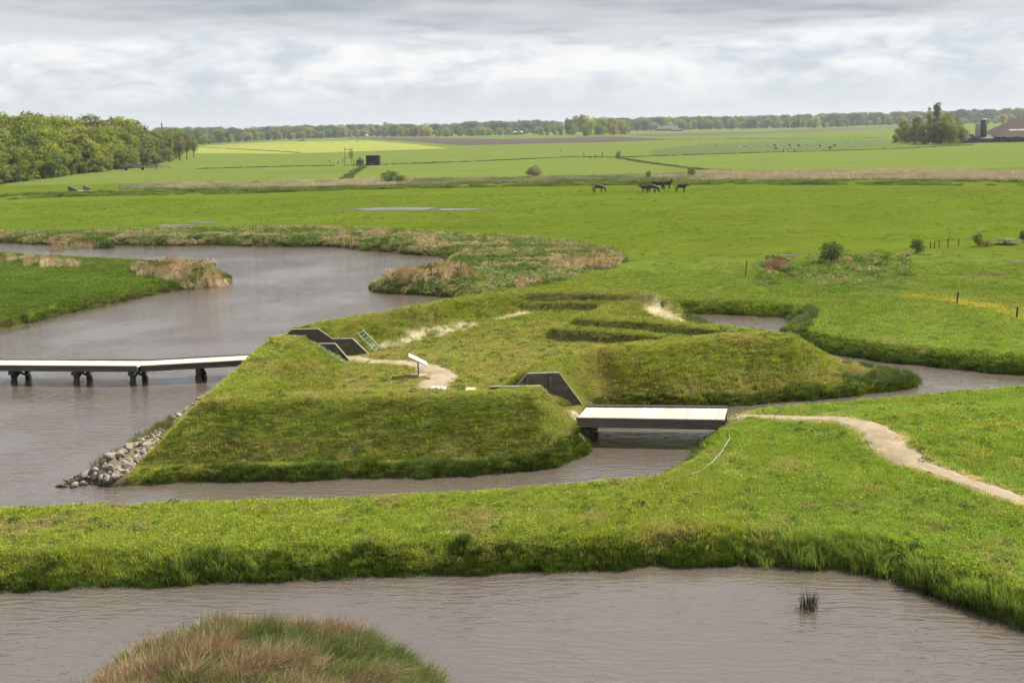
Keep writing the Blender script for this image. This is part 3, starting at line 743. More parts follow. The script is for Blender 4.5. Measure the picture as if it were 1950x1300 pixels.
# taller fringe along every shore
acc = []
for y0, y1, rho, s in ((21, 50, 46, 1.0), (50, 72, 34, 1.05), (72, 150, 9, 1.8)):
    n = int(area(y0, y1) * rho); x, y = sample(n, y0, y1, 1.1)
    pre = inside([(-75, 60), (-90, 160), (0, 150), (30, 85), (60, 50), (30, 15), (-60, 15)], x, y); x, y = x[pre], y[pre]
    d = shore(x, y); k_ = (d > -.12) & (d < 2.0) & clear(x, y) & ~inside(ISLAND, x, y)
    x, y, d = x[k_], y[k_], d[k_]; acc.append((x, y, d, np.full(len(x), s)))
x, y, d, s = [np.concatenate([a[i] for a in acc]) for i in range(4)]
wob = fbm(x, y, 1.7, 3)
river = (y < 35.8) & (y > 20); southfoot = inside([(-16.2, 40.5), (3.2, 40.9), (4.3, 48), (2, 47), (0, 44), (-16.2, 44)], x, y)
outer = (y > 35.8) & (y < 46) & (x < 9) & ~southfoot & ~river
band = np.where(river, 0.50 + 1.3 * (wob - .42), np.where(southfoot, .50 + .7 * (wob - .3), np.where(outer, .42 + .5 * (wob - .4), .50 + .6 * (wob - .4))))
westrock = (x < -15.2) & (x > -19) & (y > 41) & (y < 64)
k_ = (d < band) & ~westrock & (rng.random(len(x)) < np.where(river, .9, .85))
x, y, d, s, wob, river, southfoot, outer, band = [a[k_] for a in (x, y, d, s, wob, river, southfoot, outer, band)]
z = np.maximum(T(x, y, d), WZ - .03)
hh = np.where(river, .44 * sstep(wob, .15, .75) + .26, np.where(southfoot, .62, np.where(outer, .62, .7))) * (.6 + .8 * wob) * rng.uniform(.75, 1.2, len(x)) * (1 - .35 * np.clip(d / band, 0, 1))
tn = np.where(river[:, None], np.array([.080, .132, .017]), np.where(southfoot[:, None], np.array([.074, .120, .018]), np.array([.080, .125, .026])))
tn = tn * (1 + 1.0 * (fbm(x, y, .6, 2)[:, None] - .5)) * rng.normal(1, .2, len(x))[:, None]
east = ((x > 9) & (y > 45))[:, None]; tn = np.where(east, tn * np.array([1.05, 1.1, .9]), tn)
far_ = (y > 72) & (x < 5)
pale = far_ & (rng.random(len(x)) < .5); tn[pale] = np.array([.22, .18, .095]) * rng.uniform(.7, 1.2, (pale.sum(), 1))
scatter('bank_grass', TALL, x, y, z, .9 * np.sqrt(s), np.clip(tn, 0, 1), 'tall dark green grass fringing the water', sclz=hh * np.where(far_, 1.2, 1))

# pale flag leaves at the bend of the near bank
x = rng.normal(0, 1.0, 150) + rng.choice([11.4, 13.0, 14.3, 9.0, -9.5], 150); y = np.interp(x, [-12, 9, 11.4, 12.2, 13, 14.4, 16], [31.6, 32.0, 31.3, 30.3, 29.3, 27.6, 25.6]) + rng.uniform(.1, .9, 150); d = shore(x, y); k_ = (d > -.1) & (d < 1.6); x, y, d = x[k_], y[k_], d[k_]
scatter('flag_leaves', TALL, x, y, np.maximum(T(x, y, d), WZ), rng.uniform(.9, 1.3, len(x)), np.array([.21, .30, .06]) * rng.normal(1, .15, (len(x), 1)), 'pale green flag leaves at the near bank edge', sclz=rng.uniform(.8, 1.35, len(x)))

# coarse tufts left by grazing in the horse meadow
x, y = sample(int(area(100, 218) * .55), 100, 218); d = shore(x, y); k_ = (d > 1.5) & ~inside(POLY_MARSH, x, y) & (pud_r(x, y) > 1.6) & (fbm(x, y, 7, 3) > .40); x, y = x[k_], y[k_]
tn = np.where((rng.random(len(x)) < .5)[:, None], np.array([.150, .225, .016]), np.array([.205, .265, .030])) * rng.normal(1, .15, (len(x), 1))
scatter('meadow_tufts', LAWN, x, y, T(x, y), rng.uniform(.9, 2.4, len(x)), np.clip(tn, 0, 1), 'coarse grazing tufts in the horse meadow', sclz=rng.uniform(.5, 1.5, len(x)))
# uneven sods on the steep faces of the earthworks
x, y = sample(int(area(40, 82) * 9), 40, 82); k_ = inside(FORT, x, y); x, y = x[k_], y[k_]; d = shore(x, y); z = T(x, y, d); st_ = np.hypot(T(x + .3, y, d) - T(x - .3, y, d), T(x, y + .3, d) - T(x, y - .3, d))
k_ = (d > .3) & (st_ > .30) & ~((x > 1) & (y > 58.5)) & clear(x, y) & (fbm(x, y, .8, 2) > .42); x, y, z, d = x[k_], y[k_], z[k_], d[k_]
tn = np.where((rng.random(len(x)) < .45)[:, None], np.array([.17, .22, .02]), np.where((rng.random(len(x)) < .6)[:, None], np.array([.36, .44, .05]), np.array([.36, .30, .10]))) * rng.normal(1, .15, (len(x), 1))
scatter('slope_sods', LAWN, x, y, z, rng.uniform(.5, .95, len(x)), np.clip(tn, 0, 1), 'uneven tufts on the steep faces of the fort', tilt=.35, sclz=rng.uniform(1.2, 2.6, len(x)))

# weedy marsh beyond the fort and the rough patch on the right
x, y = sample(int(area(84, 150) * 2.6), 84, 150); k_ = (inside(POLY_MARSH, x, y) | inside(POLY_ROUGH, x, y)); x, y = x[k_], y[k_]
d = shore(x, y); k_ = d > .1; x, y, d = x[k_], y[k_], d[k_]; z = T(x, y, d)
w = fbm(x, y * 1.5, 5, 4); v = fbm(x + 40, y * 1.5, 3, 3)
rough = inside(POLY_ROUGH, x, y)
tn = np.where((w < .47)[:, None], np.array([.125, .195, .032]), np.array([.230, .275, .105]))
tn = np.where((v > .60)[:, None], np.array([.38, .32, .19]), tn) * rng.normal(1, .15, len(x))[:, None]
k_ = rng.random(len(x)) < np.where(rough, .20, .95); x, y, z, tn, w = [a[k_] for a in (x, y, z, tn, w)]
scatter('marsh_weeds', WEED, x, y, z, rng.uniform(.9, 1.6, len(x)), np.clip(tn, 0, 1), 'pale green and straw coloured weeds on the marshy bank', sclz=.55 + 1.3 * w)

def reed_patch(name, polys, dens, label, hs=1.0, col=(.72, .61, .39), cl=REED, zf=None):
    P_ = [G2(*p) for p in polys]; a = np.array(P_); lo, hi = a.min(0), a.max(0)
    n = int((hi[0] - lo[0]) * (hi[1] - lo[1]) * dens); x = rng.uniform(lo[0], hi[0], n); y = rng.uniform(lo[1], hi[1], n)
    k_ = inside(P_, x, y); x, y = x[k_], y[k_]
    w = fbm(x, y, 4, 3); k_ = w > .36; x, y, w = x[k_], y[k_], w[k_]
    z = np.maximum(T(x, y), WZ - .05)
    tn = np.where((rng.random(len(x)) < .3)[:, None], np.array([.24, .30, .09]), np.array(col)) * rng.normal(1, .14, (len(x), 1)) * (.8 + .4 * w[:, None])
    scatter(name, cl, x, y, z, rng.uniform(.9, 1.2, len(x)), np.clip(tn, 0, 1), label, tilt=.06, sclz=.78 * hs * (.6 + .8 * w) * rng.uniform(.65, 1.25, len(x)))
reed_patch('reed_bed', [(255, 512), (330, 511), (400, 520), (432, 528), (400, 536), (330, 536), (270, 528)], 2.2, 'tan dry reeds on the tip of the left peninsula', .95)
reed_patch('reed_bed', [(0, 495), (120, 499), (180, 507), (100, 512), (0, 505)], .8, 'thin dry reeds along the far side of the left peninsula', .7)
reed_patch('reed_bed', [(735, 535), (800, 522), (880, 520), (900, 530), (860, 538), (780, 541)], 2.2, 'tan dry reeds on the spit behind the fort', 1.0)
reed_patch('reed_bed', [(1040, 500), (1120, 494), (1180, 500), (1170, 512), (1080, 518), (1020, 512)], 1.2, 'tan reed patch at the right end of the marsh', .75)
reed_patch('reed_bed', [(90, 452), (180, 450), (200, 462), (100, 464)], .6, 'short brown reeds on the far lake bank', .7, (.50, .40, .25))
reed_patch('reed_bed', [(640, 442), (760, 446), (760, 456), (640, 452)], .6, 'tan reeds on the bank above the lake', .7)
reed_patch('reed_bed', [(1450, 505), (1490, 502), (1500, 516), (1455, 518)], 1.2, 'brown dead reeds beside the tall fence post', .7, (.42, .29, .19))
reed_patch('reed_bed', [(1615, 490), (1650, 488), (1650, 496), (1615, 497)], 1.0, 'rust brown dead plants right of the round bush', .6, (.42, .26, .16))

# the dry reed strip across the meadows and the weedy line in front of it
def strip(top, bot, n):
    out = []
    for _ in range(n):
        pass
    px = rng.uniform(top[0][0], top[-1][0], n)
    yt = np.interp(px, *zip(*top)); yb = np.interp(px, *zip(*bot)); py = yt + (yb - yt) * rng.random(n)
    P_ = np.array([G2(a, c) for a, c in zip(px, py)])
    return P_[:, 0], P_[:, 1], px, (py - yt) / (yb - yt + 1e-6)
x, y, px, v = strip([(230, 353), (640, 346), (900, 340), (1110, 337), (1330, 329), (1700, 326), (2050, 329)], [(230, 361), (640, 357), (900, 350), (1110, 346), (1330, 344), (1700, 343), (2050, 346)], 11000)
w = fbm(x, y, 9, 3); tan = np.clip(np.interp(px, [230, 330, 520, 720, 800, 900, 1300, 1360, 2050], [.55, .8, .9, .9, .35, .3, .55, 1, 1]) + (w - .5) * 1.6, 0, 1)[:, None]
tn = (np.array([.110, .160, .030]) * (1 - tan) + np.array([.44, .375, .22]) * tan) * rng.normal(1, .12, (len(x), 1))
scatter('reed_bed', FARD, x, y, 0 * x, rng.uniform(.8, 1.3, len(x)), np.clip(tn, 0, 1), 'long strip of dry reeds crossing the fields behind the horses', sclz=rng.uniform(.6, 1.1, len(x)) * (.42 + .5 * tan[:, 0]) * (.55 + .9 * w))
x, y, px, v = strip([(-60, 372), (150, 366), (420, 362), (700, 356), (1000, 350), (1250, 346), (1600, 345), (2050, 347)], [(-60, 384), (150, 374), (420, 370), (700, 361), (1000, 355), (1250, 352), (1600, 352), (2050, 354)], 6500)
w = fbm(x, y, 7, 3); k_ = w > .42; x, y, w = x[k_], y[k_], w[k_]
tn = np.where((w > .60)[:, None], np.array([.070, .110, .022]), np.array([.140, .200, .024])) * rng.normal(1, .15, (len(x), 1))
scatter('weed_strip', FARC, x, y, 0 * x, rng.uniform(.7, 1.2, len(x)), np.clip(tn, 0, 1), 'uneven green weeds along the back of the horse meadow', sclz=rng.uniform(.15, .55, len(x)))
def ditch(lines, dens, col, hs, label):
    X_, Y_ = [], []
    for ln in lines:
        for (a, c) in zip(ln[:-1], ln[1:]):
            p, q_ = np.array(G2(*a)), np.array(G2(*c)); L = np.hypot(*(q_ - p)); n = max(2, int(L * dens)); t = rng.random(n)
            X_.append(p[0] + (q_[0] - p[0]) * t + rng.normal(0, .5, n)); Y_.append(p[1] + (q_[1] - p[1]) * t + rng.normal(0, .7, n))
    x = np.concatenate(X_); y = np.concatenate(Y_)
    scatter('ditch_grass', FARC, x, y, 0 * x, rng.uniform(.8, 1.3, len(x)), np.clip(np.array(col) * rng.normal(1, .15, (len(x), 1)), 0, 1), label, sclz=hs * rng.uniform(.6, 1.2, len(x)))
ditch([[(375, 322), (560, 317), (700, 315), (900, 308), (1090, 299), (1180, 300), (1450, 291), (1700, 284), (1850, 276)],
       [(1180, 302), (1260, 314), (1335, 323), (1400, 327)], [(690, 318), (672, 330), (655, 341)]], 1.6, (.095, .130, .032), .42, 'dark grass along the ditches between the far fields')
ditch([[(372, 281), (430, 283), (520, 288), (580, 292)], [(372, 280), (700, 270)], [(900, 262), (1010, 259)], [(1250, 266), (1680, 263)]], .7, (.105, .135, .040), .5, 'thin dark grass lines between the farthest fields')

# island in the foreground
n = 5200; x = rng.uniform(-14, 1, n); y = rng.uniform(17, 29, n); d = shore(x, y); k_ = inside(ISLAND, x, y) & (d > -.05); x, y, d = x[k_], y[k_], d[k_]
z = np.maximum(T(x, y, d), WZ); w = fbm(x * .6 + 3, y, .8, 4); v = fbm(x, y + 30, .6, 3)
tn = np.where((w + .12 * rng.normal(0, 1, len(x)) > .42)[:, None], np.array([.340, .245, .135]), np.array([.130, .165, .050]))
tn = np.where(((v > .60) & (w < .6))[:, None], np.array([.120, .165, .030]), tn) * rng.normal(1, .2, (len(x), 1))
scatter('island_grass', TUSS, x, y, z, rng.uniform(.85, 1.25, len(x)), np.clip(tn, 0, 1), 'wind combed straw and green grass covering the foreground island', tilt=.24, sclz=rng.uniform(.45, 1.25, len(x)) * (.5 + fbm(x, y, .5, 2)), fixed_rot=True)
# dark rush clumps: pond edge, outer moat bank, peninsula in the pond corner
x, y = sample(int(area(48, 80) * 14), 48, 80, 1.1)
zone = inside([(18.0, 69.5), (20.3, 75), (22.5, 75.5), (20.6, 69.5), (18.9, 66.5)], x, y) | inside([(12.4, 71), (14.6, 71), (14.5, 76.5), (12.6, 77.5)], x, y) | inside([(17.5, 54.2), (22.2, 55), (22.4, 57), (19.2, 57.8), (17.4, 56)], x, y)
x, y = x[zone], y[zone]; d = shore(x, y); k_ = (d > -.25) & (d < 1.6); x, y, d = x[k_], y[k_], d[k_]
scatter('rushes', RUSH, x, y, np.maximum(T(x, y, d), WZ - .05), rng.uniform(.9, 1.4, len(x)), np.array([.100, .150, .048]) * rng.normal(1, .15, (len(x), 1)).clip(.5, 1.5), 'dark green rushes around the moat corners', sclz=rng.uniform(.4, .8, len(x)))
# flowering weeds on the bank foot and loose herbs in the turf
x, y = sample(int(area(26, 70) * 1.3), 26, 70); d = shore(x, y); k_ = (d > .5) & clear(x, y) & ~inside(ISLAND, x, y); x, y, d = x[k_], y[k_], d[k_]
z = T(x, y, d); tn = np.array([.105, .18, .035]) * rng.normal(1, .25, (len(x), 1)).clip(.4, 1.7)
scatter('turf_herbs', WEED, x, y, z, rng.uniform(.18, .62, len(x)), tn, 'small leafy herbs dotted through the turf', sclz=rng.uniform(.2, .5, len(x)))

def flowers(n, rad, seed):
    r = random.Random(seed); V, Fc, bv = [], [], []
    for _ in range(n):
        a = r.random() * 6.283; q_ = rad * math.sqrt(r.random()); c = Vector((math.cos(a) * q_, math.sin(a) * q_, r.uniform(.10, .22))); s_ = r.uniform(.012, .022); i = len(V)
        V += [tuple(c + Vector((s_, 0, .004))), tuple(c + Vector((0, s_, .0))), tuple(c + Vector((-s_, 0, .004))), tuple(c + Vector((0, -s_, 0)))]; Fc.append((i, i + 1, i + 2, i + 3)); bv += [(1, 1, 1)] * 4
    return V, Fc, bv
FLOW = coll('flower_clump', [src('flow', flowers(14, .35, 90 + i), DRY) for i in range(3)])
X_, Y_ = [], []
for (a, c), (e, f), n_, sd in (((1730, 566), (1830, 577), 70, .35), ((1830, 577), (1900, 590), 90, .5), ((1900, 590), (1960, 612), 110, .8), ((1850, 815), (1920, 835), 50, 1.6), ((1500, 985), (1700, 890), 25, 3), ((1300, 765), (1560, 757), 60, .5), ((300, 1020), (900, 990), 30, 2)):
    t = rng.random(n_); p, q_ = np.array(G2(a, c)), np.array(G2(e, f)); X_.append(p[0] + (q_[0] - p[0]) * t + rng.normal(0, sd, n_)); Y_.append(p[1] + (q_[1] - p[1]) * t + rng.normal(0, sd, n_))
x = np.concatenate(X_); y = np.concatenate(Y_); d = shore(x, y); k_ = d > .1; x, y, d = x[k_], y[k_], d[k_]
scatter('buttercups', FLOW, x, y, T(x, y, d), rng.uniform(.8, 1.5, len(x)), np.array([.75, .52, .02]) * np.ones((len(x), 1)), 'tiny yellow buttercups in the grass')

# ------------------------------------------------------------------ timber bridge over the moat
br = empty('footbridge', (0, 0, 0))
tag(br, 'short timber footbridge with pale deck spanning the moat at the fort entrance', 'bridge')
A0, A1, B0, B1 = Vector((2.85, 46.25, .30)), Vector((3.47, 48.26, .30)), Vector((9.42, 45.33, .30)), Vector((10.02, 47.51, .30))
NPL = 42
for i in range(NPL):
    t0, t1 = (i + .04) / NPL, (i + .96) / NPL
    P0, P1, Q0, Q1 = A0.lerp(B0, t0), A0.lerp(B0, t1), A1.lerp(B1, t0), A1.lerp(B1, t1)
    dz = random.uniform(-.004, .004); mb = MB()
    lo = [Vector((p.x, p.y, p.z - .045 + dz)) for p in (P0, P1, Q1, Q0)]; hi = [Vector((p.x, p.y, p.z + dz)) for p in (P0, P1, Q1, Q0)]
    mb.v = [tuple(v) for v in lo + hi]; mb.f = [(0, 3, 2, 1), (4, 5, 6, 7), (0, 1, 5, 4), (1, 2, 6, 5), (2, 3, 7, 6), (3, 0, 4, 7)]
    mb.build('plank', DECK, br)
def along(p, q, off, z): return Vector((p.x, p.y, z)) + off, Vector((q.x, q.y, z)) + off
nv = Vector((-(B0 - A0).y, (B0 - A0).x, 0)).normalized()
for P, Q, sgn in ((A0, B0, -1), (A1, B1, 1)):
    p, q_ = along(P, Q, nv * sgn * .06, .345); MB().bar(p, q_, .11, .10).build('kerb_rail', GREYWOOD, br, bevel=.01)
    p, q_ = along(P, Q, nv * sgn * .03, .10); MB().bar(p.lerp(q_, .02), q_.lerp(p, .02),   .12, .34).build('side_beam', GREYWOOD, br, bevel=.01)
for t in (.28, .5, .72):
    p, q_ = A0.lerp(A1, t), B0.lerp(B1, t); p.z = q_.z = .10; MB().bar(p, q_, .15, .28).build('joist', DARKWOOD, br)
for t in (.07, .965):
    p, q_ = A0.lerp(B0, t) - nv * .12, A1.lerp(B1, t) + nv * .12; p.z = q_.z = -.33; MB().bar(p, q_, .30, .36).build('abutment_beam', DARKWOOD, br)
for t in (.07, .965):
    for u in (.04, .96):
        p = A0.lerp(B0, t).lerp(A1.lerp(B1, t), u); MB().tube([(p.x, p.y, -1.7), (p.x, p.y, -.5)], .11, 8).build('pile', DARKWOOD, br)

# ------------------------------------------------------------------ walkway over the lake
jt = empty('walkway', (-21.6, 61, 0))
tag(jt, 'long low timber walkway on trestles crossing the lake to the fort', 'walkway')
def under(o, root):
    o.location = -Vector(root.location); return o
JP = [Vector((-46, 63.4, .22)), Vector((-21.7, 60.35, .22)), Vector((-14.6, 61.32, .26))]
JW = .80
for k_ in range(2):
    p, q_ = JP[k_], JP[k_ + 1]; d_ = (q_ - p); L = d_.length; d_ = d_.normalized(); nn = Vector((-d_.y, d_.x, 0))
    n = int(L / .24)
    for i in range(n):
        c = p.lerp(q_, (i + .5) / n); c.z += random.uniform(-.004, .004)
        under(MB().bar(c - nn * JW, c + nn * JW, L / n * .93, .045).build('plank', DECK_J, jt), jt)
    for sgn in (-1, 1):
        off = nn * sgn * (JW + .05)
        under(MB().bar(p + off + Vector((0, 0, .045)), q_ + off + Vector((0, 0, .045)), .10, .09).build('kerb_rail', GREYWOOD, jt), jt)
        off = nn * sgn * (JW - .02)
        under(MB().bar(p + off + Vector((0, 0, -.155)), q_ + off + Vector((0, 0, -.155)), .10, .25).build('side_beam', GREYWOOD, jt), jt)
def trestle(c, nn):
    tr = empty('trestle', (0, 0, 0)); tr.parent = jt; tr.location = c - Vector(jt.location)
    a = math.atan2(nn.y, nn.x); tr.rotation_euler = (0, 0, a - math.pi / 2)      # local y runs across the deck
    MB().bar((0, -1.02, -.37), (0, 1.02, -.37), .26, .20).build('cap_beam', DARKWOOD, tr)
    for s in (-1, 1):
        MB().bar((0, s * .72, -1.9), (0, s * .70, -.42), .24, .24, (1, 0, 0)).build('post', DARKWOOD, tr)
        MB().bar((.16 * s, s * .72, -.98), (.16 * s, -s * .35, -.45), .10, .17, (1, 0, 0)).build('brace', DARKWOOD, tr)
def on_jetty(px, py):
    g = G(px, py, .1); d0 = None; best = None
    for k_ in range(2):
        p, q_ = JP[k_], JP[k_ + 1]; dd, t = seg_dist(np.array([g[0]]), np.array([g[1]]), p, q_); t = float(t[0])
        if best is None or dd[0] < best[0]: best = (dd[0], p.lerp(q_, t), Vector((-(q_ - p).y, (q_ - p).x, 0)).normalized())
    return best[1], best[2]
for px in (-190, -82, 34, 154, 262, 377):
    c, nn = on_jetty(px, 697); trestle(c, nn)

# ------------------------------------------------------------------ retaining walls of the two passages
def clip_band(poly, z0, z1):
    for lim, keep in ((z0, 1), (z1, -1)):
        out = []
        for i in range(len(poly)):
            a, c = poly[i], poly[(i + 1) % len(poly)]
            ia, ic = keep * (a[1] - lim) >= 0, keep * (c[1] - lim) >= 0
            if ia: out.append(a)
            if ia != ic:
                t = (lim - a[1]) / (c[1] - a[1]); out.append((a[0] + (c[0] - a[0]) * t, lim))
        poly = out
        if len(poly) < 3: return []
    return poly
def wall(key, far, label, posts):
    y0, y1, prof = WALLS[key]; yp = y1 if far else y0
    if not far: prof = PROF_NEAR.get(key, prof)
    root = empty('retaining_wall', ((prof[0][0] + prof[-1][0]) / 2, yp, 0)); tag(root, label, 'retaining wall')
    f0, f1 = (yp - .02, yp + .10) if far else (yp - .10, yp + .02)
    poly = [(prof[0][0], -.5)] + prof + [(prof[-1][0], -.5)]
    for z0, z1 in ((-.5, .085), (.095, .56), (.575, 1.055), (1.07, 1.38), (1.392, 1.72)):
        pg = clip_band(poly, z0, z1)
        if pg:
            jy = random.uniform(-.008, .008); under(MB().prism(pg, f0 + jy, f1 + jy).build('board', WALLWOOD, root, bevel=.008), root)
    for a, c in zip(prof[:-1], prof[1:]):
        under(MB().bar((a[0], (f0 + f1) / 2, a[1] + .02), (c[0], (f0 + f1) / 2, c[1] + .02), .19, .045).build('coping', COPING, root), root)
    for x0, zt, zb in posts:
        yy = f0 - .07 if far else f1 + .07
        under(MB().bar((x0, yy, zb), (x0, yy, zt), .14, .12, (0, 1, 0)).build('post', GREYWOOD, root, bevel=.01), root)
wall('E', True, 'dark timber retaining wall with three posts at the bridge entrance', [(.72, 1.55, -.3), (1.82, 1.55, -.3), (2.95, .40, -.3), (-.9, .95, -.3)])
wall('E', False, 'near retaining wall at the bridge, only its pale coping showing', [(-.1, 1.55, -.3), (1.0, 1.55, -.3), (-1.9, .95, -.3)])
wall('W', True, 'stepped timber retaining wall by the lake entrance with the ladder', [(-13.0, 1.5, -.3), (-11.85, 1.52, -.3), (-9.72, 1.0, -.3)])
wall('W', False, 'near retaining wall at the lake entrance, mostly hidden by grass', [(-13.6, 1.5, -.3), (-12.5, 1.52, -.3), (-10.4, 1.0, -.3)])

# ------------------------------------------------------------------ ladders
def ladder(foot, top, wdir, rungs, label):
    root = empty('ladder', foot); tag(root, label, 'ladder')
    f = Vector(foot); t = Vector(top); wv = Vector(wdir).normalized() * .24
    for s in (-1, 1):
        under(MB().bar(f + wv * s, t + wv * s, .05, .07).build('rail', LADDER, root), root)
    for i in range(rungs):
        p = f.lerp(t, (i + .5) / rungs); under(MB().bar(p - wv, p + wv, .045, .045).build('rung', LADDER, root), root)
f1_ = G(721, 668, .16); ladder(f1_, (f1_[0] - 1.25, f1_[1] + .9, 1.25), (.75, .75, .25), 7, 'pale green ladder lying on the slope right of the stepped wall')
f2_ = (-9.75, 59.35, .32); ladder(f2_, (-11.35, 59.65, 1.28), (0, 1, 0), 6, 'pale green ladder half hidden on the near side of the passage')

# ------------------------------------------------------------------ information boards
def board(loc, sx, sy, h, tilt, rz, mat, label, slab=True):
    z0 = Tz(loc[0], loc[1]); root = empty('information_board', (loc[0], loc[1], z0), rz); tag(root, label, 'sign')
    M = Matrix.Translation((0, 0, h)) @ Matrix.Rotation(tilt, 4, 'Y')
    MB().box(-sx / 2, sx / 2, -sy / 2, sy / 2, -.02, .02, M).build('panel', mat, root, bevel=.006)
    MB().box(-sx / 2 + .02, sx / 2 - .02, -sy / 2 + .02, sy / 2 - .02, -.05, -.024, M).build('backing', STEEL, root)
    MB().tube([(0, 0, -.2), (0, 0, h - .05)], .04, 10).build('post', STEEL, root, True)
    if slab: MB().box(-.42, .42, -.30, .30, -.10, .07).build('base_slab', CONCRETE, root, bevel=.015)
    return root
board(G(797, 715, .14), 1.12, .80, .93, R(29), R(4), WHITE, 'tilted white information board on a post beside the fort path')
board(G(835, 742, .98), .74, .62, .92, R(3), R(0), PALEGREY, 'low pale grey board just behind the front rampart', False)
board(G(897, 741, .98), .50, .52, .90, R(2), R(0), CREAM, 'small cream board behind the front rampart near the bridge', False)

# ------------------------------------------------------------------ stones on the left shore
def stone_mesh(seed):
    r = random.Random(seed); bm = bmesh.new(); bmesh.ops.create_icosphere(bm, subdivisions=2, radius=.5)
    planes = [(Vector((r.gauss(0, 1), r.gauss(0, 1), r.gauss(0, 1))).normalized(), r.uniform(.26, .42)) for _ in range(9)]
    sc = Vector((r.uniform(.9, 1.3), r.uniform(.75, 1.05), r.uniform(.6, .85)))
    for v in bm.verts:
        for n, d_ in planes:
            k_ = v.co.dot(n) - d_
            if k_ > 0: v.co -= n * k_ * .92
        v.co = Vector((v.co.x * sc.x, v.co.y * sc.y, v.co.z * sc.z))
    me = bpy.data.meshes.new('stone'); bm.to_mesh(me); bm.free(); me.materials.append(STONE); return me
SM = [stone_mesh(i) for i in range(9)]
def stone(x, y, z, s, label, group):
    o = link('boulder', random.choice(SM)); o.location = (x, y, z); o.scale = (s, s, s)
    o.rotation_euler = (random.uniform(-.5, .5), random.uniform(-.5, .5), random.uniform(0, 6.28)); tag(o, label, 'boulder', group)
placed = []
def try_stone(x, y, s, label, group, lift=.1):
    for (a, c, e) in placed:
        if math.hypot(a - x, c - y) < (s + e) * .265: return False
    placed.append((x, y, s)); stone(x, y, max(Tz(x, y), WZ - .05) + s * lift, s, label, group); return True
r_ = random.Random(3); cnt = 0
for _ in range(6000):      # broad heap at the corner
    if cnt >= 215: break
    t = r_.random(); y = 41.7 + 6.6 * t; w = 2.15 * (1 - t) ** .55 + .55
    xr = np.interp(y, [41.5, 44.5, 48.5], [-16.4, -16.2, -16.75]); x = xr - r_.random() * w
    if try_stone(x, y, r_.uniform(.22, .42) * (1.45 if r_.random() < .2 else 1), 'pale angular boulder in the heap at the left foot of the fort', 'boulder heap at the left corner'): cnt += 1
for i in range(70):   # thin line along the shore
    t = i / 69; y = 48.3 + 13 * t + r_.uniform(-.2, .2); x = np.interp(y, [48, 54.6, 57, 62], [-17.4, -16.95, -16.8, -16.4]) + r_.uniform(-.30, .35)
    try_stone(x, y, r_.uniform(.22, .42), 'pale stone in the thin row along the shore towards the walkway', 'stones along the fort shore')
for px, py, s in ((127, 917, .36), (119, 926, .30)):
    g = G(px, py, WZ); stone(g[0], g[1], WZ + .02, s, 'small lone stone standing in the water left of the boulder heap', 'lone stones in the water')
# rushes between the stones
x = np.concatenate([rng.normal(-17.6, .25, 60), rng.normal(-17.3, .3, 60), rng.normal(-17.9, .2, 25)]); y = np.concatenate([rng.normal(46.8, .8, 60), rng.normal(49.2, .8, 60), rng.normal(44.2, .4, 25)])
scatter('shore_rushes', RUSH, x, y, np.maximum(T(x, y), WZ - .05), rng.uniform(.8, 1.1, len(x)), np.array([.16, .17, .07]) * rng.normal(1, .2, (len(x), 1)).clip(.5, 1.5), 'thin rushes growing between the boulders', sclz=rng.uniform(.5, .9, len(x)))

# ------------------------------------------------------------------ small things near by
g = G(1540, 1158, WZ); V, Fc, bv = blades(110, .22, .35, .75, .016, .38, seed=99, wind=(.05, 0))
bvc = [(.05 * a, .075 * c, .026 * e) for a, c, e in bv]
RUSHM, q = mat_new('rush_tuft'); a_ = q.n('ShaderNodeAttribute', attribute_name='bv', attribute_type='GEOMETRY').outputs['Color']
finish(q, q.n('ShaderNodeBsdfPrincipled', ins={'Base Color': a_, 'Roughness': .7}).outputs[0])
o = link('rush_tuft', src('rush_tuft', (V, Fc, bvc), RUSHM)); o.location = (g[0], g[1], WZ - .02); o.scale = (1.15, 1.15, 1.1); tag(o, 'lone dark green rush tuft standing in the foreground water', 'rush tuft')
# black tub on the near bank
g = G(341, 957, -.35); tb = empty('black_tub', (g[0], g[1], Tz(g[0], g[1]))); tag(tb, 'small black tub lying on the near bank edge below the fort', 'tub')
MB().tube([(0, 0, -.10), (0, 0, .18)], [.22, .27], 14).build('body', BLACK, tb, True)
MB().tube([(.27 * math.cos(a), .27 * math.sin(a), .19) for a in np.linspace(0, 2 * math.pi, 15)], .022, 6).build('rim', BLACK, tb, True)
# white hose from the bridge end
hp = [G(1383, 806, .2), G(1388, 822, .1), G(1390, 838, .05), G(1382, 852, 0), G(1370, 870, 0), G(1352, 888, 0), G(1330, 902, 0), G(1311, 909, 0)]
hs = []
for i in range(len(hp) - 1):
    for k_ in range(5):
        p = Vector(hp[i]).lerp(Vector(hp[i + 1]), k_ / 5); hs.append((p.x, p.y, Tz(p.x, p.y) + .09 + .015 * math.sin(i * 3 + k_)))
tag(MB().tube(hs, .012, 6).build('hose', HOSE, None, True), 'thin white hose trailing down the bank from the bridge end', 'hose')
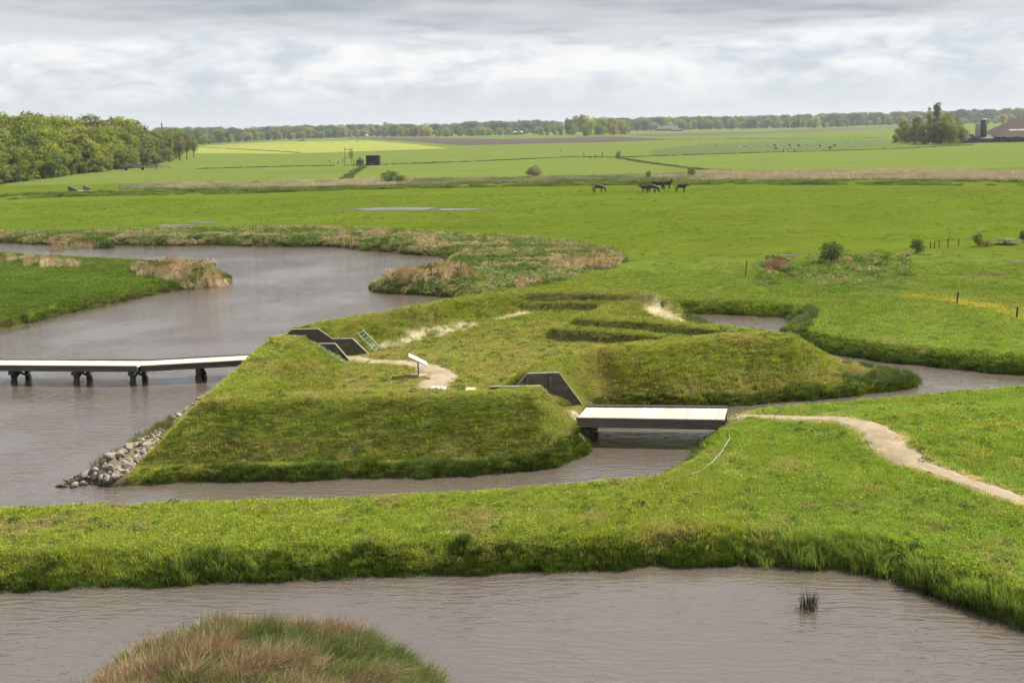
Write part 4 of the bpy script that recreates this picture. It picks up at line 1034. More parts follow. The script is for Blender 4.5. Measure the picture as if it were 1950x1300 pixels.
# fence posts
def post(px, py, hpx, label, group=None, lean=0.0, rail=None, wood=DARKWOOD, thick=.055):
    g = G(px, py, 0.0); z0 = Tz(g[0], g[1]); h = hpx * g[1] / FPX * 1.02
    mb = MB().tube([(0, 0, -.3), (lean * .5, 0, h * .5), (lean, 0, h * .96), (lean, 0, h)], [thick, thick, thick * .95, thick * .55], 7)
    o = mb.build('fence_post', wood); o.location = (g[0], g[1], z0); tag(o, label, 'post', group); return o, g, h
post(1419, 527, 32, 'tall leaning fence post left of the reddish dead reeds', lean=.12, thick=.05)
post(1166, 510, 16, 'thin post at the right end of the reed marsh')
post(1822, 578, 22, 'dark fence post above the strip of yellow flowers', lean=.05, thick=.065)
post(1936, 608, 25, 'dark fence post nearest the right picture edge', thick=.065)
for px, py, h in ((1772, 473, 13), (1779, 473, 13), (1788, 471, 13), (1825, 468, 13)):
    post(px, py, h, 'weathered fence post in the short row right of the dark bush', 'short row of fence posts', lean=random.uniform(-.05, .05))
o, g, h = post(1805, 471, 19, 'tall fence post with a crossbar in the short row')
MB().bar((-1.3, 0, h * .70), (.75, 0, h * .80), .05, .05).build('crossbar', DARKWOOD, o)
for px, py, h in ((1112, 299, 7), (1124, 303, 6), (1134, 299, 5), (1147, 300, 9), (628, 310, 5), (644, 313, 6), (653, 308, 5), (1492, 290, 6), (1513, 290, 6), (1363, 279, 5), (1068, 288, 5)):
    post(px, py, h, 'small dark fence post far out in the pastures', 'far fence posts', thick=.16)
# nettles and a yellow flowering weed on the rampart foot are part of the scattered herbs

# ------------------------------------------------------------------ trees
ONES = ['', 'first', 'second', 'third', 'fourth', 'fifth', 'sixth', 'seventh', 'eighth', 'ninth', 'tenth', 'eleventh', 'twelfth', 'thirteenth', 'fourteenth', 'fifteenth', 'sixteenth', 'seventeenth', 'eighteenth', 'nineteenth']
TENS = ['', '', 'twent', 'thirt', 'fort', 'fift', 'sixt']
def ordinal(i):
    return ONES[i] if i < 20 else TENS[i // 10] + ('ieth' if i % 10 == 0 else 'y-' + ONES[i % 10])
def number_group(group, fmt, key=None):
    """things of one row, told apart by their order from the left"""
    L = [o for o in C.objects if o.parent is None and o.get('group') == group]
    L.sort(key=key or (lambda o: o.location.x / o.location.y))
    for i, o in enumerate(L): o['label'] = fmt % ordinal(i + 1)
def leaf_mesh(name, P_, N_, size, bvs, mat, seed=0):
    r = np.random.default_rng(seed); n = len(P_)
    t = r.normal(size=(n, 3)); a = np.cross(N_, t); a /= np.linalg.norm(a, axis=1, keepdims=True) + 1e-9
    b2 = np.cross(N_, a); b2 /= np.linalg.norm(b2, axis=1, keepdims=True) + 1e-9
    s = size[:, None]
    Vv = np.stack([P_ - a * s, P_ + b2 * s * .62, P_ + a * s, P_ - b2 * s * .62], 1).reshape(-1, 3)
    me = bpy.data.meshes.new(name); me.vertices.add(4 * n); me.vertices.foreach_set('co', Vv.ravel().astype(np.float32))
    me.loops.add(4 * n); me.loops.foreach_set('vertex_index', np.arange(4 * n, dtype=np.int32))
    me.polygons.add(n); me.polygons.foreach_set('loop_start', (np.arange(n) * 4).astype(np.int32)); me.polygons.foreach_set('loop_total', np.full(n, 4, np.int32))
    me.update(calc_edges=True)
    at_ = me.attributes.new('bv', 'FLOAT_COLOR', 'POINT')
    at_.data.foreach_set('color', np.concatenate([np.repeat(bvs, 4, 0), np.ones((4 * n, 1))], 1).ravel().astype(np.float32))
    me.materials.append(mat); return me
def make_tree(seed, r=5.0, h=15.0, base=.18, nb=34, nl=95, leaf=.36, blob=(.26, .40), taper=.0):
    """unit tree of height h: returns crown mesh, instancing crown mesh, trunk mesh"""
    g = np.random.default_rng(seed); z0, z1 = h * base, h
    Pn, Nn, Sn, Bn, cs = [], [], [], [], []
    for i in range(nb):
        v = g.normal(size=3); v /= np.linalg.norm(v); q_ = g.uniform(.45, .88)
        u = (v[2] * q_ + 1) / 2
        if i % 5 == 4 and base < .05: u = g.uniform(.0, .16)
        rr = r * (1 - taper * u)
        br_ = r * g.uniform(*blob)
        c = np.array([v[0] * q_ * (rr - br_ * .5), v[1] * q_ * (rr - br_ * .5), z0 + br_ * .6 + (z1 - z0 - br_ * 1.5) * u]); cs.append(c)
        d_ = g.normal(size=(nl, 3)); d_ /= np.linalg.norm(d_, axis=1, keepdims=True)
        d_[:, 2] = np.where((d_[:, 2] < 0) & (g.random(nl) < .55), -d_[:, 2], d_[:, 2])
        p = c + d_ * (br_ * g.uniform(.55, 1.08, nl))[:, None] * np.array([1.1, 1.1, .82])
        nn = d_ * .8 + g.normal(size=(nl, 3)) * .55; nn /= np.linalg.norm(nn, axis=1, keepdims=True)
        Pn.append(p); Nn.append(nn); Sn.append(leaf * g.uniform(.55, 1.25, nl))
        k_ = g.uniform(.78, 1.22); Bn.append(np.stack([k_ * g.uniform(.8, 1.25, nl), k_ * g.uniform(.85, 1.15, nl), k_ * g.uniform(.7, 1.3, nl)], -1))
    Pn, Nn, Sn, Bn = [np.concatenate(a) for a in (Pn, Nn, Sn, Bn)]
    Pn[:, 2] *= h / np.max(Pn[:, 2])
    cm = leaf_mesh('crown', Pn, Nn, Sn, Bn, LEAF, seed); ci_ = leaf_mesh('crown_far', Pn, Nn, Sn, Bn, BLADE, seed)
    mb = MB(); tr_ = .018 * h + .03
    mb.tube([(0, 0, -.4), (0, 0, h * .12), (.1, .05, h * .35), (.05, .1, h * .72)], [tr_ * 1.25, tr_, tr_ * .75, tr_ * .2], 7)
    for c in cs[:9]:
        zb = max(h * .1, min(h * .5, c[2] * .55)); mb.tube([(0.05, .05, zb), tuple(c * np.array([.5, .5, 1]) - np.array([0, 0, (c[2] - zb) * .35])), tuple(c)], [tr_ * .4, tr_ * .26, tr_ * .08], 5)
    return cm, ci_, mb.mesh('trunk', BARK, True)
TREES = [make_tree(100 + i, r=4.6 + .5 * (i % 3), base=-.03 + .03 * (i % 2), nb=40) for i in range(6)]
THIN = [make_tree(140 + i, r=4.0, base=.22, nb=26, nl=60, leaf=.30, blob=(.20, .32)) for i in range(3)]
MIDT = [make_tree(145 + i, r=4.6, base=.13, nb=36, nl=80, leaf=.34) for i in range(3)]
POPLAR = [make_tree(150 + i, r=2.2, h=15, base=.08, nb=34, nl=60, leaf=.28, blob=(.34, .5), taper=.35) for i in range(2)]
BUSHM = [make_tree(160 + i, r=1.25, h=2.0, base=.02, nb=26, nl=70, leaf=.085, blob=(.26, .40)) for i in range(3)]
GREENS = [(.150, .190, .020), (.165, .195, .024), (.120, .160, .024), (.150, .165, .040), (.130, .150, .045), (.110, .150, .026)]
FARG = [(.230, .270, .040), (.180, .235, .040), (.120, .170, .035), (.240, .240, .070), (.165, .195, .050), (.095, .135, .035)]
def tree(kind, x, y, h, wfac, col, name, label, cat, group=None, H0=15.0, rz=None, z=None):
    root = empty(name, (x, y, (Tz(x, y) if y < 160 else 0.0) if z is None else z), random.uniform(0, 6.28) if rz is None else rz)
    s = h / H0; root.scale = (s * wfac, s * wfac, s)
    cr = link('crown', kind[0], root); k_ = random.uniform(1.1, 1.65); cr.color = (col[0] * k_, col[1] * k_, col[2] * k_, 1)
    link('trunk', kind[2], root)
    tag(root, label, cat, group); return root
# wood on the left
BASE_L = [(-90, 364), (0, 350), (100, 338), (200, 326), (280, 316), (330, 306), (374, 297)]
TOP_L = [(-90, 212), (0, 213), (60, 214), (100, 221), (150, 221), (190, 220), (212, 230), (245, 222), (262, 238), (290, 250), (330, 237), (350, 244), (374, 262)]
bl = lambda p: np.interp(p, *zip(*BASE_L)); tl = lambda p: np.interp(p, *zip(*TOP_L))
def wood_row(p0, p1, step, back, frac, wf, label, group, kinds=TREES, cols=GREENS, jit=5):
    p = p0
    while p < p1:
        pp = p + random.uniform(-jit, jit); g = G(pp, bl(pp), 0); Yd = g[1] + back + random.uniform(-3, 3)
        top = bl(pp) + (tl(pp) - bl(pp)) * frac * random.uniform(.93, 1.05)
        q_ = at_depth(pp, top, Yd)
        if q_[2] > 2: tree(random.choice(kinds), q_[0], Yd, q_[2], wf * random.uniform(.85, 1.15), random.choice(cols), 'tree', label, 'tree', group)
        p += step
wood_row(-60, 300, 17, 6, .50, 1.7, 'lower leafy tree along the front edge of the left wood', 'front edge of the left wood', jit=6)
wood_row(-65, 330, 18, 20, .80, 1.45, 'mid height tree in the middle rows of the left wood', 'middle of the left wood')
wood_row(-70, 345, 14, 42, .985, 1.3, 'tall green tree forming the skyline of the left wood', 'skyline of the left wood')
for px, by, tp, w in ((318, 309, 256, .9), (338, 306, 250, .9), (352, 303, 252, .85), (366, 300, 258, .9), (300, 311, 262, .8)):
    g = G(px, by, 0); q_ = at_depth(px, tp, g[1]); tree(random.choice(MIDT), q_[0], g[1], q_[2], w, (.150, .165, .050), 'tree', 'thin crowned tree with bare trunk at the right end of the left wood', 'tree', 'thin trees ending the left wood')
for px, tp in ((214, 221), (229, 222), (66, 212)):
    g = G(px, bl(px), 0); Yd = g[1] + 60; q_ = at_depth(px, tp, Yd); tree(random.choice(TREES), q_[0], Yd, q_[2], .5, (.085, .115, .040), 'tree', 'dark tufted treetop rising above the left wood', 'tree', 'tufted tops above the left wood')
# far treelines
BASE_F = [(360, 278), (420, 273), (500, 268), (700, 261), (840, 261), (1000, 257), (1200, 250), (1400, 246), (1560, 244), (1700, 238), (1800, 237), (2000, 235)]
TOP_F = [(360, 245), (480, 245), (600, 243), (700, 240), (742, 231), (775, 240), (880, 240), (1000, 243), (1060, 240), (1200, 228), (1400, 226), (1540, 222), (1600, 227), (1700, 222), (1800, 220), (2000, 217)]
bf = lambda p: np.interp(p, *zip(*BASE_F)); tf = lambda p: np.interp(p, *zip(*TOP_F))
segs = [(378, 640, 'far tree behind the yellow green field', 'far trees behind the yellow field'), (640, 905, 'far tree behind the ploughed strip left of the central clump', 'far trees left of the central clump'),
        (905, 1030, 'low far tree around the small white building', 'far trees by the white building'), (1195, 1556, 'far tree in the row right of the central clump', 'far trees right of the central clump'),
        (1556, 1960, 'far tree in the hazy row behind the farm', 'far trees behind the farm')]
for p0, p1, lb, gp in segs:
    p = p0
    while p < p1:
        pp = p + random.uniform(-3, 3); Yd = G(pp, bf(pp), 0)[1] * random.uniform(1.0, 1.06)
        q_ = at_depth(pp, bf(pp) + (tf(pp) - bf(pp)) * random.uniform(.50, 1.12), Yd)
        col = random.choice(FARG); nm = lb
        if 735 < pp < 748 or 425 < pp < 433: col = (.060, .030, .034)
        if q_[2] > 3: tree(random.choice(TREES), q_[0], Yd, q_[2], random.uniform(1.2, 2.0), col, 'tree', lb if col[1] > .05 else 'purple leaved copper beech in the far treeline', 'tree', gp if col[1] > .05 else 'copper beeches in the far treeline')
        p += random.uniform(6.5, 11)
# central clump
for px, by, tp in ((1030, 258, 239), (1043, 258, 237), (1056, 258, 238), (1068, 258, 236), (1082, 257, 224), (1096, 256, 220), (1110, 257, 218), (1122, 258, 220), (1134, 257, 222), (1147, 257, 222), (1160, 256, 223), (1172, 256, 226), (1184, 256, 227), (1195, 255, 229), (1090, 258, 237), (1116, 260, 238), (1140, 258, 235), (1168, 258, 236), (1190, 257, 236)):
    Yd = G(px, by, 0)[1]; q_ = at_depth(px, tp, Yd); tree(random.choice(TREES), q_[0], Yd, q_[2], random.uniform(.95, 1.2), random.choice(FARG[:4]), 'tree', 'tree in the dense clump at the middle of the horizon', 'tree', 'central tree clump')
# farm clump
for px, by, tp, k_, w, lb in ((1712, 271, 243, 0, 1.3, 'b'), (1728, 273, 236, 1, 1.25, 'b'), (1745, 274, 232, 2, 1.2, 'b'), (1722, 268, 230, 3, 1.1, 'b'), (1760, 275, 233, 4, 1.2, 'b'), (1778, 275, 231, 5, 1.2, 'b'),
                          (1795, 275, 228, 0, 1.2, 'b'), (1812, 275, 226, 1, 1.15, 'b'), (1826, 274, 234, 2, 1.2, 'b'), (1748, 270, 222, 3, 1.0, 'b'), (1802, 270, 214, 4, 1.0, 'b'), (1818, 269, 224, 5, 1.0, 'b'), (1706, 272, 254, 1, 1.4, 'b'), (1835, 273, 246, 3, 1.3, 'b')):
    Yd = G(px, by, 0)[1]; q_ = at_depth(px, tp, Yd); tree(TREES[k_], q_[0], Yd, q_[2], w, [(.120, .150, .028), (.150, .165, .034), (.130, .145, .042)][k_ % 3], 'tree', 'leafy tree in the big round clump beside the farm', 'tree', 'tree clump beside the farm')
for px, tp, w, lb in ((1771, 204, .8, 'shorter poplar rising from the farm tree clump'), (1786, 194, 1.15, 'tall poplar rising highest from the farm tree clump')):
    Yd = G(px, 273, 0)[1]; q_ = at_depth(px, tp, Yd); tree(POPLAR[0 if w < 1 else 1], q_[0], Yd, q_[2], w * .85, (.150, .160, .045), 'poplar', lb, 'tree')
# the wooded ridge behind reads as one mass
n = 620; px = rng.uniform(300, 2030, n); topb = np.interp(px, [300, 380, 450, 560, 650, 760, 860, 900, 1000, 1050, 1200, 1300, 1400, 1500, 1560, 1700, 1800, 1850, 1950, 2030], [244, 243, 243, 240, 238, 237, 236, 232, 230, 229, 225, 223, 222, 220, 217, 214, 212, 208, 207, 207])
Yd = rng.uniform(1750, 2300, n); Pq = np.array([at_depth(a, c + rng.uniform(-2.0, 4.5), e) for a, c, e in zip(px, topb, Yd)])
hq = np.maximum(Pq[:, 2], 9)
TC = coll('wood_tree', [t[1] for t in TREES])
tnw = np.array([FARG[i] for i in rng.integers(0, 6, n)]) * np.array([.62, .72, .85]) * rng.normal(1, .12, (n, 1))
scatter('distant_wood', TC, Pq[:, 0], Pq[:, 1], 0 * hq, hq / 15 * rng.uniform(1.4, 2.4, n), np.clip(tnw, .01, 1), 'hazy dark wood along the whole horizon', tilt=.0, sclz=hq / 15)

# bushes
def bush(px, by, wpx, hpx, col, label, name='bush', cat='bush', kind=None, group=None):
    g = G(px, by, 0); s = g[1] / FPX; h = hpx * s * 1.03; w = wpx * s; col = tuple(1.75 * c for c in col)
    k_ = kind or random.choice(BUSHM); wf = w / (2.4 * h / 2.0)
    return tree(k_, g[0], g[1], h, wf, col, name, label, cat, group, H0=2.0)
bush(745, 349, 46, 24, (.070, .100, .024), 'round green bush at the reed strip below the black hide')
bush(764, 348, 26, 14, (.080, .110, .028), 'small low bush right against the round green bush')
bush(1020, 338, 42, 22, (.095, .098, .045), 'olive brown domed bush at the reed strip')
bush(1178, 302, 13, 14, (.085, .095, .04), 'tiny tree at the ditch corner behind the horses')
bush(1317, 338, 20, 18, (.062, .090, .028), 'small grey green shrub in the reed strip right of the horses')
bush(1235, 341, 12, 16, (.075, .105, .03), 'thin young shrub in the reed strip above the horses')
bush(1583, 500, 56, 40, (.064, .092, .024), 'largest round bush at the ditch on the right')
bush(1746, 482, 34, 27, (.048, .078, .020), 'compact dark bush left of the short post row')
bush(1862, 469, 24, 26, (.058, .086, .024), 'narrow upright bush right of the short post row')
bush(1880, 469, 26, 12, (.10, .085, .05), 'low brownish scrub at the foot of the narrow bush')
bush(1948, 460, 22, 22, (.058, .086, .024), 'bush cut by the right picture edge')
bush(1915, 465, 60, 12, (.088, .10, .045), 'long low hedge scrub near the right picture edge')
bush(1728, 487, 26, 9, (.15, .16, .10), 'pale flowering weeds left of the compact dark bush')
bush(205, 460, 34, 27, (.040, .062, .020), 'dark upright shrub on the far lake bank')
bush(185, 461, 26, 20, (.048, .068, .024), 'lower dark shrub left of the upright one on the lake bank')
bush(686, 316, 18, 16, (.052, .064, .030), 'dark round bush between tree frame and hide')

# ------------------------------------------------------------------ black hide and the tree in its post frame
g = G(710, 315, 0); s_ = g[1] / FPX; W_, H_ = 25 * s_, 20 * s_
hd = empty('bird_hide', (g[0], g[1], 0), R(-2)); tag(hd, 'square black timber hide with pale roof edge standing in the fields', 'hut')
nb_ = 9
for i in range(nb_):
    z0 = .05 + (H_ - .45) / nb_ * i; MB().box(-W_ / 2, W_ / 2, -.06, .06, z0, z0 + (H_ - .45) / nb_ * .96).build('front_board', HUT, hd)
MB().box(-W_ / 2, -W_ / 2 + .12, .08, 3.4, 0, H_ - .4).build('side_wall', HUT, hd); MB().box(W_ / 2 - .12, W_ / 2, .08, 3.4, 0, H_ - .4).build('side_wall', HUT, hd)
MB().box(-W_ / 2, W_ / 2, 3.42, 3.52, 0, H_ - .4).build('back_wall', HUT, hd)
MB().box(-W_ / 2 - .12, W_ / 2 + .22, -.25, 3.7, H_ - .38, H_ - .1).build('roof', COPING, hd)
MB().box(W_ / 2 + .01, W_ / 2 + .16, -.16, .10, 0, H_ - .4).build('corner_post', COPING, hd)
MB().box(-W_ * .27, W_ * .12, -.09, -.065, H_ * .14, H_ * .20).build('viewing_slot', STEEL, hd)
g = G(665, 314, 0); fr = empty('post_frame', (g[0], g[1], 0)); tag(fr, 'tall slender timber post frame around a young tree left of the hide', 'frame')
hh_ = 33 * s_
for sx in (-1, 1):
    MB().bar((sx * 1.7, 0, -.2), (sx * 1.35, 0, hh_), .16, .16, (0, 1, 0)).build('post', DARKWOOD, fr)
MB().bar((-1.5, 0, hh_ * .88), (1.5, 0, hh_ * .88), .16, .2).build('crossbar', DARKWOOD, fr); MB().bar((-1.6, 0, hh_ * .42), (1.6, 0, hh_ * .42), .12, .14).build('crossbar', DARKWOOD, fr)
q_ = at_depth(668, 286, g[1] + 1.2); tree(THIN[0], q_[0], g[1] + 1.2, q_[2], .55, (.19, .20, .09), 'tree', 'sparse young tree inside the timber post frame', 'tree')

# ------------------------------------------------------------------ small grey bridge and wooden bridge on the left
def par_bridge():
    g = G(148, 366, 0); s = g[1] / FPX
    root = empty('culvert_bridge', (g[0], g[1], 0)); tag(root, 'small grey bridge with two sloping parapets at the left meadow edge', 'bridge')
    for dx, dy in ((-1.75, 1.1), (.75, 3.8)):
        MB().prism([(dx - .95, 0), (dx + 1.25, 0), (dx + 1.25, .42), (dx - .95, 1.55)], dy, dy + .16).build('parapet', GREYWOOD, root)
        MB().bar((dx - 1.0, dy + .08, 1.58), (dx + 1.3, dy + .08, .45), .26, .08).build('coping', COPING, root)
    MB().box(-2.4, 2.0, 1.3, 3.75, .05, .22).build('deck', DECK, root)
par_bridge()
g = G(265, 324, 0); s = g[1] / FPX
wb = empty('wooden_bridge', (g[0], g[1], 0), R(3)); tag(wb, 'long dark wooden bridge with railings in front of the left wood', 'bridge')
x0, x1 = -35 * s, 55 * s
MB().box(x0, 30 * s, 0, 2.2, .75, 1.0).build('deck', DARKWOOD, wb)
for yy in (-.05, 2.2):
    for zz_ in (1.45, 2.0): MB().bar((x0, yy, zz_), (30 * s, yy, zz_), .10, .26).build('handrail', STEEL, wb)
    for i in range(9):
        xx = x0 + (30 * s - x0) * i / 8; MB().bar((xx, yy, .6), (xx, yy, 2.08), .12, .12, (0, 1, 0)).build('railing_post', DARKWOOD, wb)
for xx in (x0 + 9 * s, x0 + 40 * s): MB().box(xx - .35, xx + .35, .2, 2.0, -.4, .75).build('pier', DARKWOOD, wb)
for a, c in (((30 * s, 0, 1.9), (44 * s, -.5, 1.2)), ((44 * s, -.5, 1.2), (62 * s, -1.5, .7)), ((30 * s, 0, 1.2), (44 * s, -.5, .7))): MB().bar(a, c, .08, .2).build('wing_rail', GREYWOOD, wb)
MB().box(31 * s, 34 * s, -.1, .0, 0, 2.3).build('gate_panel', COPING, wb)

# ------------------------------------------------------------------ farm on the right
Yf = G(1920, 271, 0)[1]
def fx(px): return at_depth(px, 265, Yf)[0]
def barn(name, label, x0, x1, y0, dep, ev, rg, wallm, roofm, hip=0.0, ext=()):
    root = empty(name, ((x0 + x1) / 2, y0, 0)); tag(root, label, 'building')
    under(MB().box(x0, x1, y0, y0 + dep, -.2, ev).build('wall', wallm, root), root)
    mb = MB(); o = .5; ym = y0 + dep / 2
    a = [(x0 - o, y0 - o, ev - .1), (x1 + o, y0 - o, ev - .1), (x1 + o, y0 + dep + o, ev - .1), (x0 - o, y0 + dep + o, ev - .1), (x0 - o + hip, ym, rg), (x1 + o - hip, ym, rg)]
    mb.v = a; mb.f = [(0, 1, 5, 4), (2, 3, 4, 5), (3, 0, 4), (1, 2, 5), (0, 3, 2, 1)]
    rf = under(mb.build('roof', roofm, root), root); return root, rf
x0 = fx(1903); x1 = x0 + 48
bn, rf = barn('farm_barn', 'big farm barn with steep dark brown roof at the right edge', x0, x1, Yf, 24, 2.7, 12.4, BRICK, ROOF, hip=15)
def on_roof(x, t, w, h):   # strip lying on the front roof slope
    o = .5; p = lambda tt: (Yf - o + (12 + o) * tt - .03, 2.6 + (12.4 - 2.6) * tt + .06)
    (ya, za), (yb, zb) = p(t), p(t + h); mb = MB(); mb.quad((x, ya, za), (x + w, ya, za), (x + w, yb, zb), (x, yb, zb)); return mb
for xx, t in ((x0 + 6, .28), (x0 + 10.5, .28)): under(on_roof(xx, t, 4.2, .07).build('rooflight', SILO, bn), bn)
for i in range(5): under(MB().box(x0 + 3 + i * 6, x0 + 7 + i * 6, Yf - .62, Yf - .56, 2.40, 2.64).build('gutter', PALEWALL, bn), bn)
for i in range(6): under(MB().box(x0 + 2.5 + i * 7, x0 + 5.5 + i * 7, Yf - .04, Yf + .02, .3, 2.2).build('stable_door', BLACK, bn), bn)
barn('farm_shed', 'long low grey shed between the silos and the barn', fx(1866), fx(1896), Yf + 3, 9, 2.0, 3.6, BRICK, GREYROOF)
barn('farm_shed', 'small dark shed at the edge of the farm tree clump', fx(1838), fx(1857), Yf + 1, 6, 2.3, 4.2, BRICK, ROOF)
def silo(px, by, tp, wpx, mat, label, cap):
    Yd = Yf + 6; q0 = at_depth(px, tp, Yd); r = wpx / 2 * Yd / FPX; root = empty('silo', (q0[0], Yd, 0)); tag(root, label, 'silo')
    MB().tube([(0, 0, -.2), (0, 0, q0[2])], r, 18).build('shell', mat, root, True)
    for i in range(1, 5): MB().tube([(0, 0, q0[2] * i / 5), (0, 0, q0[2] * i / 5 + .09)], r * 1.03, 18).build('band', STEEL, root, True)
    MB().tube([(0, 0, q0[2]), (0, 0, q0[2] + .3), (0, 0, q0[2] + .8)], [r * 1.08, r * 1.05, r * .2], 18).build('cap', cap, root, True)
    for a in (-.5,): MB().bar((r * 1.05, -.3, 0), (r * 1.05, -.3, q0[2]), .18, .18, (0, 1, 0)).build('pipe', PALEWALL, root)
silo(1862.5, 258, 238, 8.5, SILO, 'short pale grey silo left of the brown one', SILO)
silo(1874, 256, 229, 11, SILO_D, 'tall dark brown silo with pale cap at the farm', PALEWALL)
for i in range(9):
    xx = fx(1838 + i * 7); mb = MB().bar((0, 0, -.2), (0, 0, 1.25), .14, .14, (0, 1, 0)); o = mb.build('yard_fence', GREYWOOD); o.location = (xx, Yf - 7, 0); tag(o, 'grey yard fence panel before the farm sheds', 'fence', 'yard fence panels')
    for zz_ in (.5, 1.1): MB().bar((0, 0, zz_), (7 * Yf / FPX, 0, zz_), .06, .16).build('rail', GREYWOOD, o)
# far buildings
def far_house(px, by, wpx, hpx, wallm, roofm, label, name='farmhouse', cat='building', ratio=.5):
    g = G(px, by, 0); s = g[1] / FPX; w = wpx * s; h = hpx * s
    root, rf = barn(name, label, g[0] - w / 2, g[0] + w / 2, g[1], min(14, w * .6 + 3), h * ratio, h, wallm, roofm, hip=min(1.5, w * .1))
    n = max(2, int(w / 5))
    for i in range(n):
        xx = g[0] - w / 2 + w * (i + .35) / n; under(MB().box(xx, xx + w / n * .35, g[1] - .08, g[1] - .01, h * ratio * .3, h * ratio * .8).build('window', BLACK, root), root)
far_house(1272, 249, 40, 9, BRICK, GREYROOF, 'grey roofed farm right of the central tree clump', ratio=.35)
far_house(1290, 250, 22, 5, BRICK, ROOF, 'low dark shed in front of the grey roofed farm', ratio=.4)
far_house(1660, 237, 56, 9, BRICK, GREYROOF, 'long grey barn on the horizon left of the farm clump', ratio=.45)
far_house(1690, 237, 3, 12, PALEWALL, PALEWALL, 'narrow white tower beside the long grey barn', ratio=.85)
far_house(987, 257, 18, 7, PALEWALL, PALEWALL, 'small white building among the far trees', ratio=.7)
far_house(405, 272, 14, 5, PALEWALL, GREYROOF, 'small pale house before the far left treeline', ratio=.4)
far_house(574, 269, 12, 4, PALEWALL, GREYROOF, 'tiny pale house at the edge of the yellow field', ratio=.4)
far_house(698, 262, 4, 6, PALEWALL, PALEWALL, 'tiny white gable before the copper beech', ratio=.6)
q_ = at_depth(307.5, 234, 700); o = MB().tube([(0, 0, 0), (0, 0, q_[2])], [.5, .38], 8).build('mast', DARKWOOD); o.location = (q_[0], 700, 0); tag(o, 'thin dark mast above the end of the left wood', 'mast')

# ------------------------------------------------------------------ horses and sheep
def skin_mesh(name, V, E, rad, mat, sub=1, root_i=0):
    me = bpy.data.meshes.new(name); me.from_pydata(V, E, []); o = bpy.data.objects.new(name, me); C.objects.link(o)
    md = o.modifiers.new('skin', 'SKIN'); md.use_smooth_shade = True
    for i, sv in enumerate(me.skin_vertices[0].data):
        r = rad[i]; sv.radius = (r, r) if not hasattr(r, '__len__') else r
        sv.use_root = (i == root_i)
    ms = o.modifiers.new('sub', 'SUBSURF'); ms.levels = sub; ms.render_levels = sub
    bpy.context.view_layer.update(); dg = bpy.context.evaluated_depsgraph_get()
    out = bpy.data.meshes.new_from_object(o.evaluated_get(dg)); bpy.data.objects.remove(o, do_unlink=True)
    out.materials.clear(); out.materials.append(mat)
    for p in out.polygons: p.use_smooth = True
    return out
def horse(px, py, flip, pose, coat, label, h=1.0, blaze=False):
    V = [(-.10, 0, 1.22), (-.55, 0, 1.30), (-.86, 0, 1.25), (.35, 0, 1.22), (.66, 0, 1.25)]; rd = [.43, .42, .32, .43, .34]; E = [(0, 1), (1, 2), (0, 3), (3, 4)]
    if pose == 'graze': nk = [(.98, 0, 1.10, .18), (1.22, 0, .74, .14), (1.38, 0, .44, .12), (1.46, 0, .16, .075), (1.48, 0, .06, .05)]
    elif pose == 'up': nk = [(.90, 0, 1.56, .19), (1.06, 0, 1.86, .14), (1.18, 0, 2.02, .125), (1.42, 0, 1.86, .09), (1.56, 0, 1.74, .065)]
    else: nk = [(1.0, 0, 1.40, .18), (1.25, 0, 1.50, .14), (1.42, 0, 1.52, .12), (1.64, 0, 1.32, .085), (1.74, 0, 1.20, .06)]
    last = 4
    for x, y, z, r in nk: V.append((x, y, z)); rd.append(r * 1.3); E.append((last, len(V) - 1)); last = len(V) - 1
    for sy, sh in ((.17, .08), (-.17, -.14)):
        last = 4
        for x, z, r in ((.60, .92, .13), (.60 + sh * .5, .55, .075), (.58 + sh, .22, .05), (.60 + sh, .05, .065), (.63 + sh, 0.0, .06)): V.append((x, sy, z)); rd.append(r * 1.25); E.append((last, len(V) - 1)); last = len(V) - 1
        last = 2
        for x, z, r in ((-.80, .95, .19), (-.70 + sh * .3, .72, .12), (-.90 + sh, .50, .07), (-.84 + sh, .20, .05), (-.80 + sh, .05, .065), (-.77 + sh, 0.0, .06)): V.append((x, sy * .95, z)); rd.append(r * 1.25); E.append((last, len(V) - 1)); last = len(V) - 1
    me = skin_mesh('horse', V, E, rd, coat)
    g = G(px, py, 0); o = empty('horse', (g[0], g[1], Tz(g[0], g[1]) + .0), (math.pi if flip else 0) + random.uniform(-.25, .25), h); tag(o, label, 'horse')
    link('body', me, o)
    MB().tube([(-1.02, 0, 1.36), (-1.16, 0, 1.22), (-1.22, 0, .85), (-1.20, 0, .45)], [.05, .08, .10, .03], 7).build('tail', HAIR, o, True)
    a, c = V[5], V[7]; mb = MB()
    mb.tube([(V[4][0] - .02, 0, V[4][2] + .22), (a[0] - .02, 0, a[2] + .17), (V[6][0] + (.10 if pose == 'graze' else -.10), 0, V[6][2] + .12), (c[0], 0, c[2] + .13)], [.04, .07, .07, .04], 6).build('mane', HAIR, o, True)
    hd_ = V[7]
    for sy in (-1, 1): MB().tube([(hd_[0] - .02, sy * .06, hd_[2] + .08), (hd_[0] - .03, sy * .08, hd_[2] + .22)], [.045, .01], 5).build('ear', coat, o, True)
    if blaze: MB().tube([tuple(Vector(V[7]) + Vector((.06, 0, .10))), tuple(Vector(V[9]) + Vector((.05, 0, .05)))], [.07, .06], 6).build('blaze', WHITE, o, True)
horse(1140, 367, False, 'graze', COAT_CH, 'chestnut horse grazing alone left of the others')
horse(1241, 367.5, False, 'graze', COAT_CH, 'brown horse grazing in front of a darker one', 1.02)
horse(1229, 366.5, True, 'low', COAT_BR, 'dark horse half hidden behind the grazing brown horse', .85)
horse(1256, 361, True, 'low', COAT_BR, 'dark brown horse standing with its head to the left', 1.0)
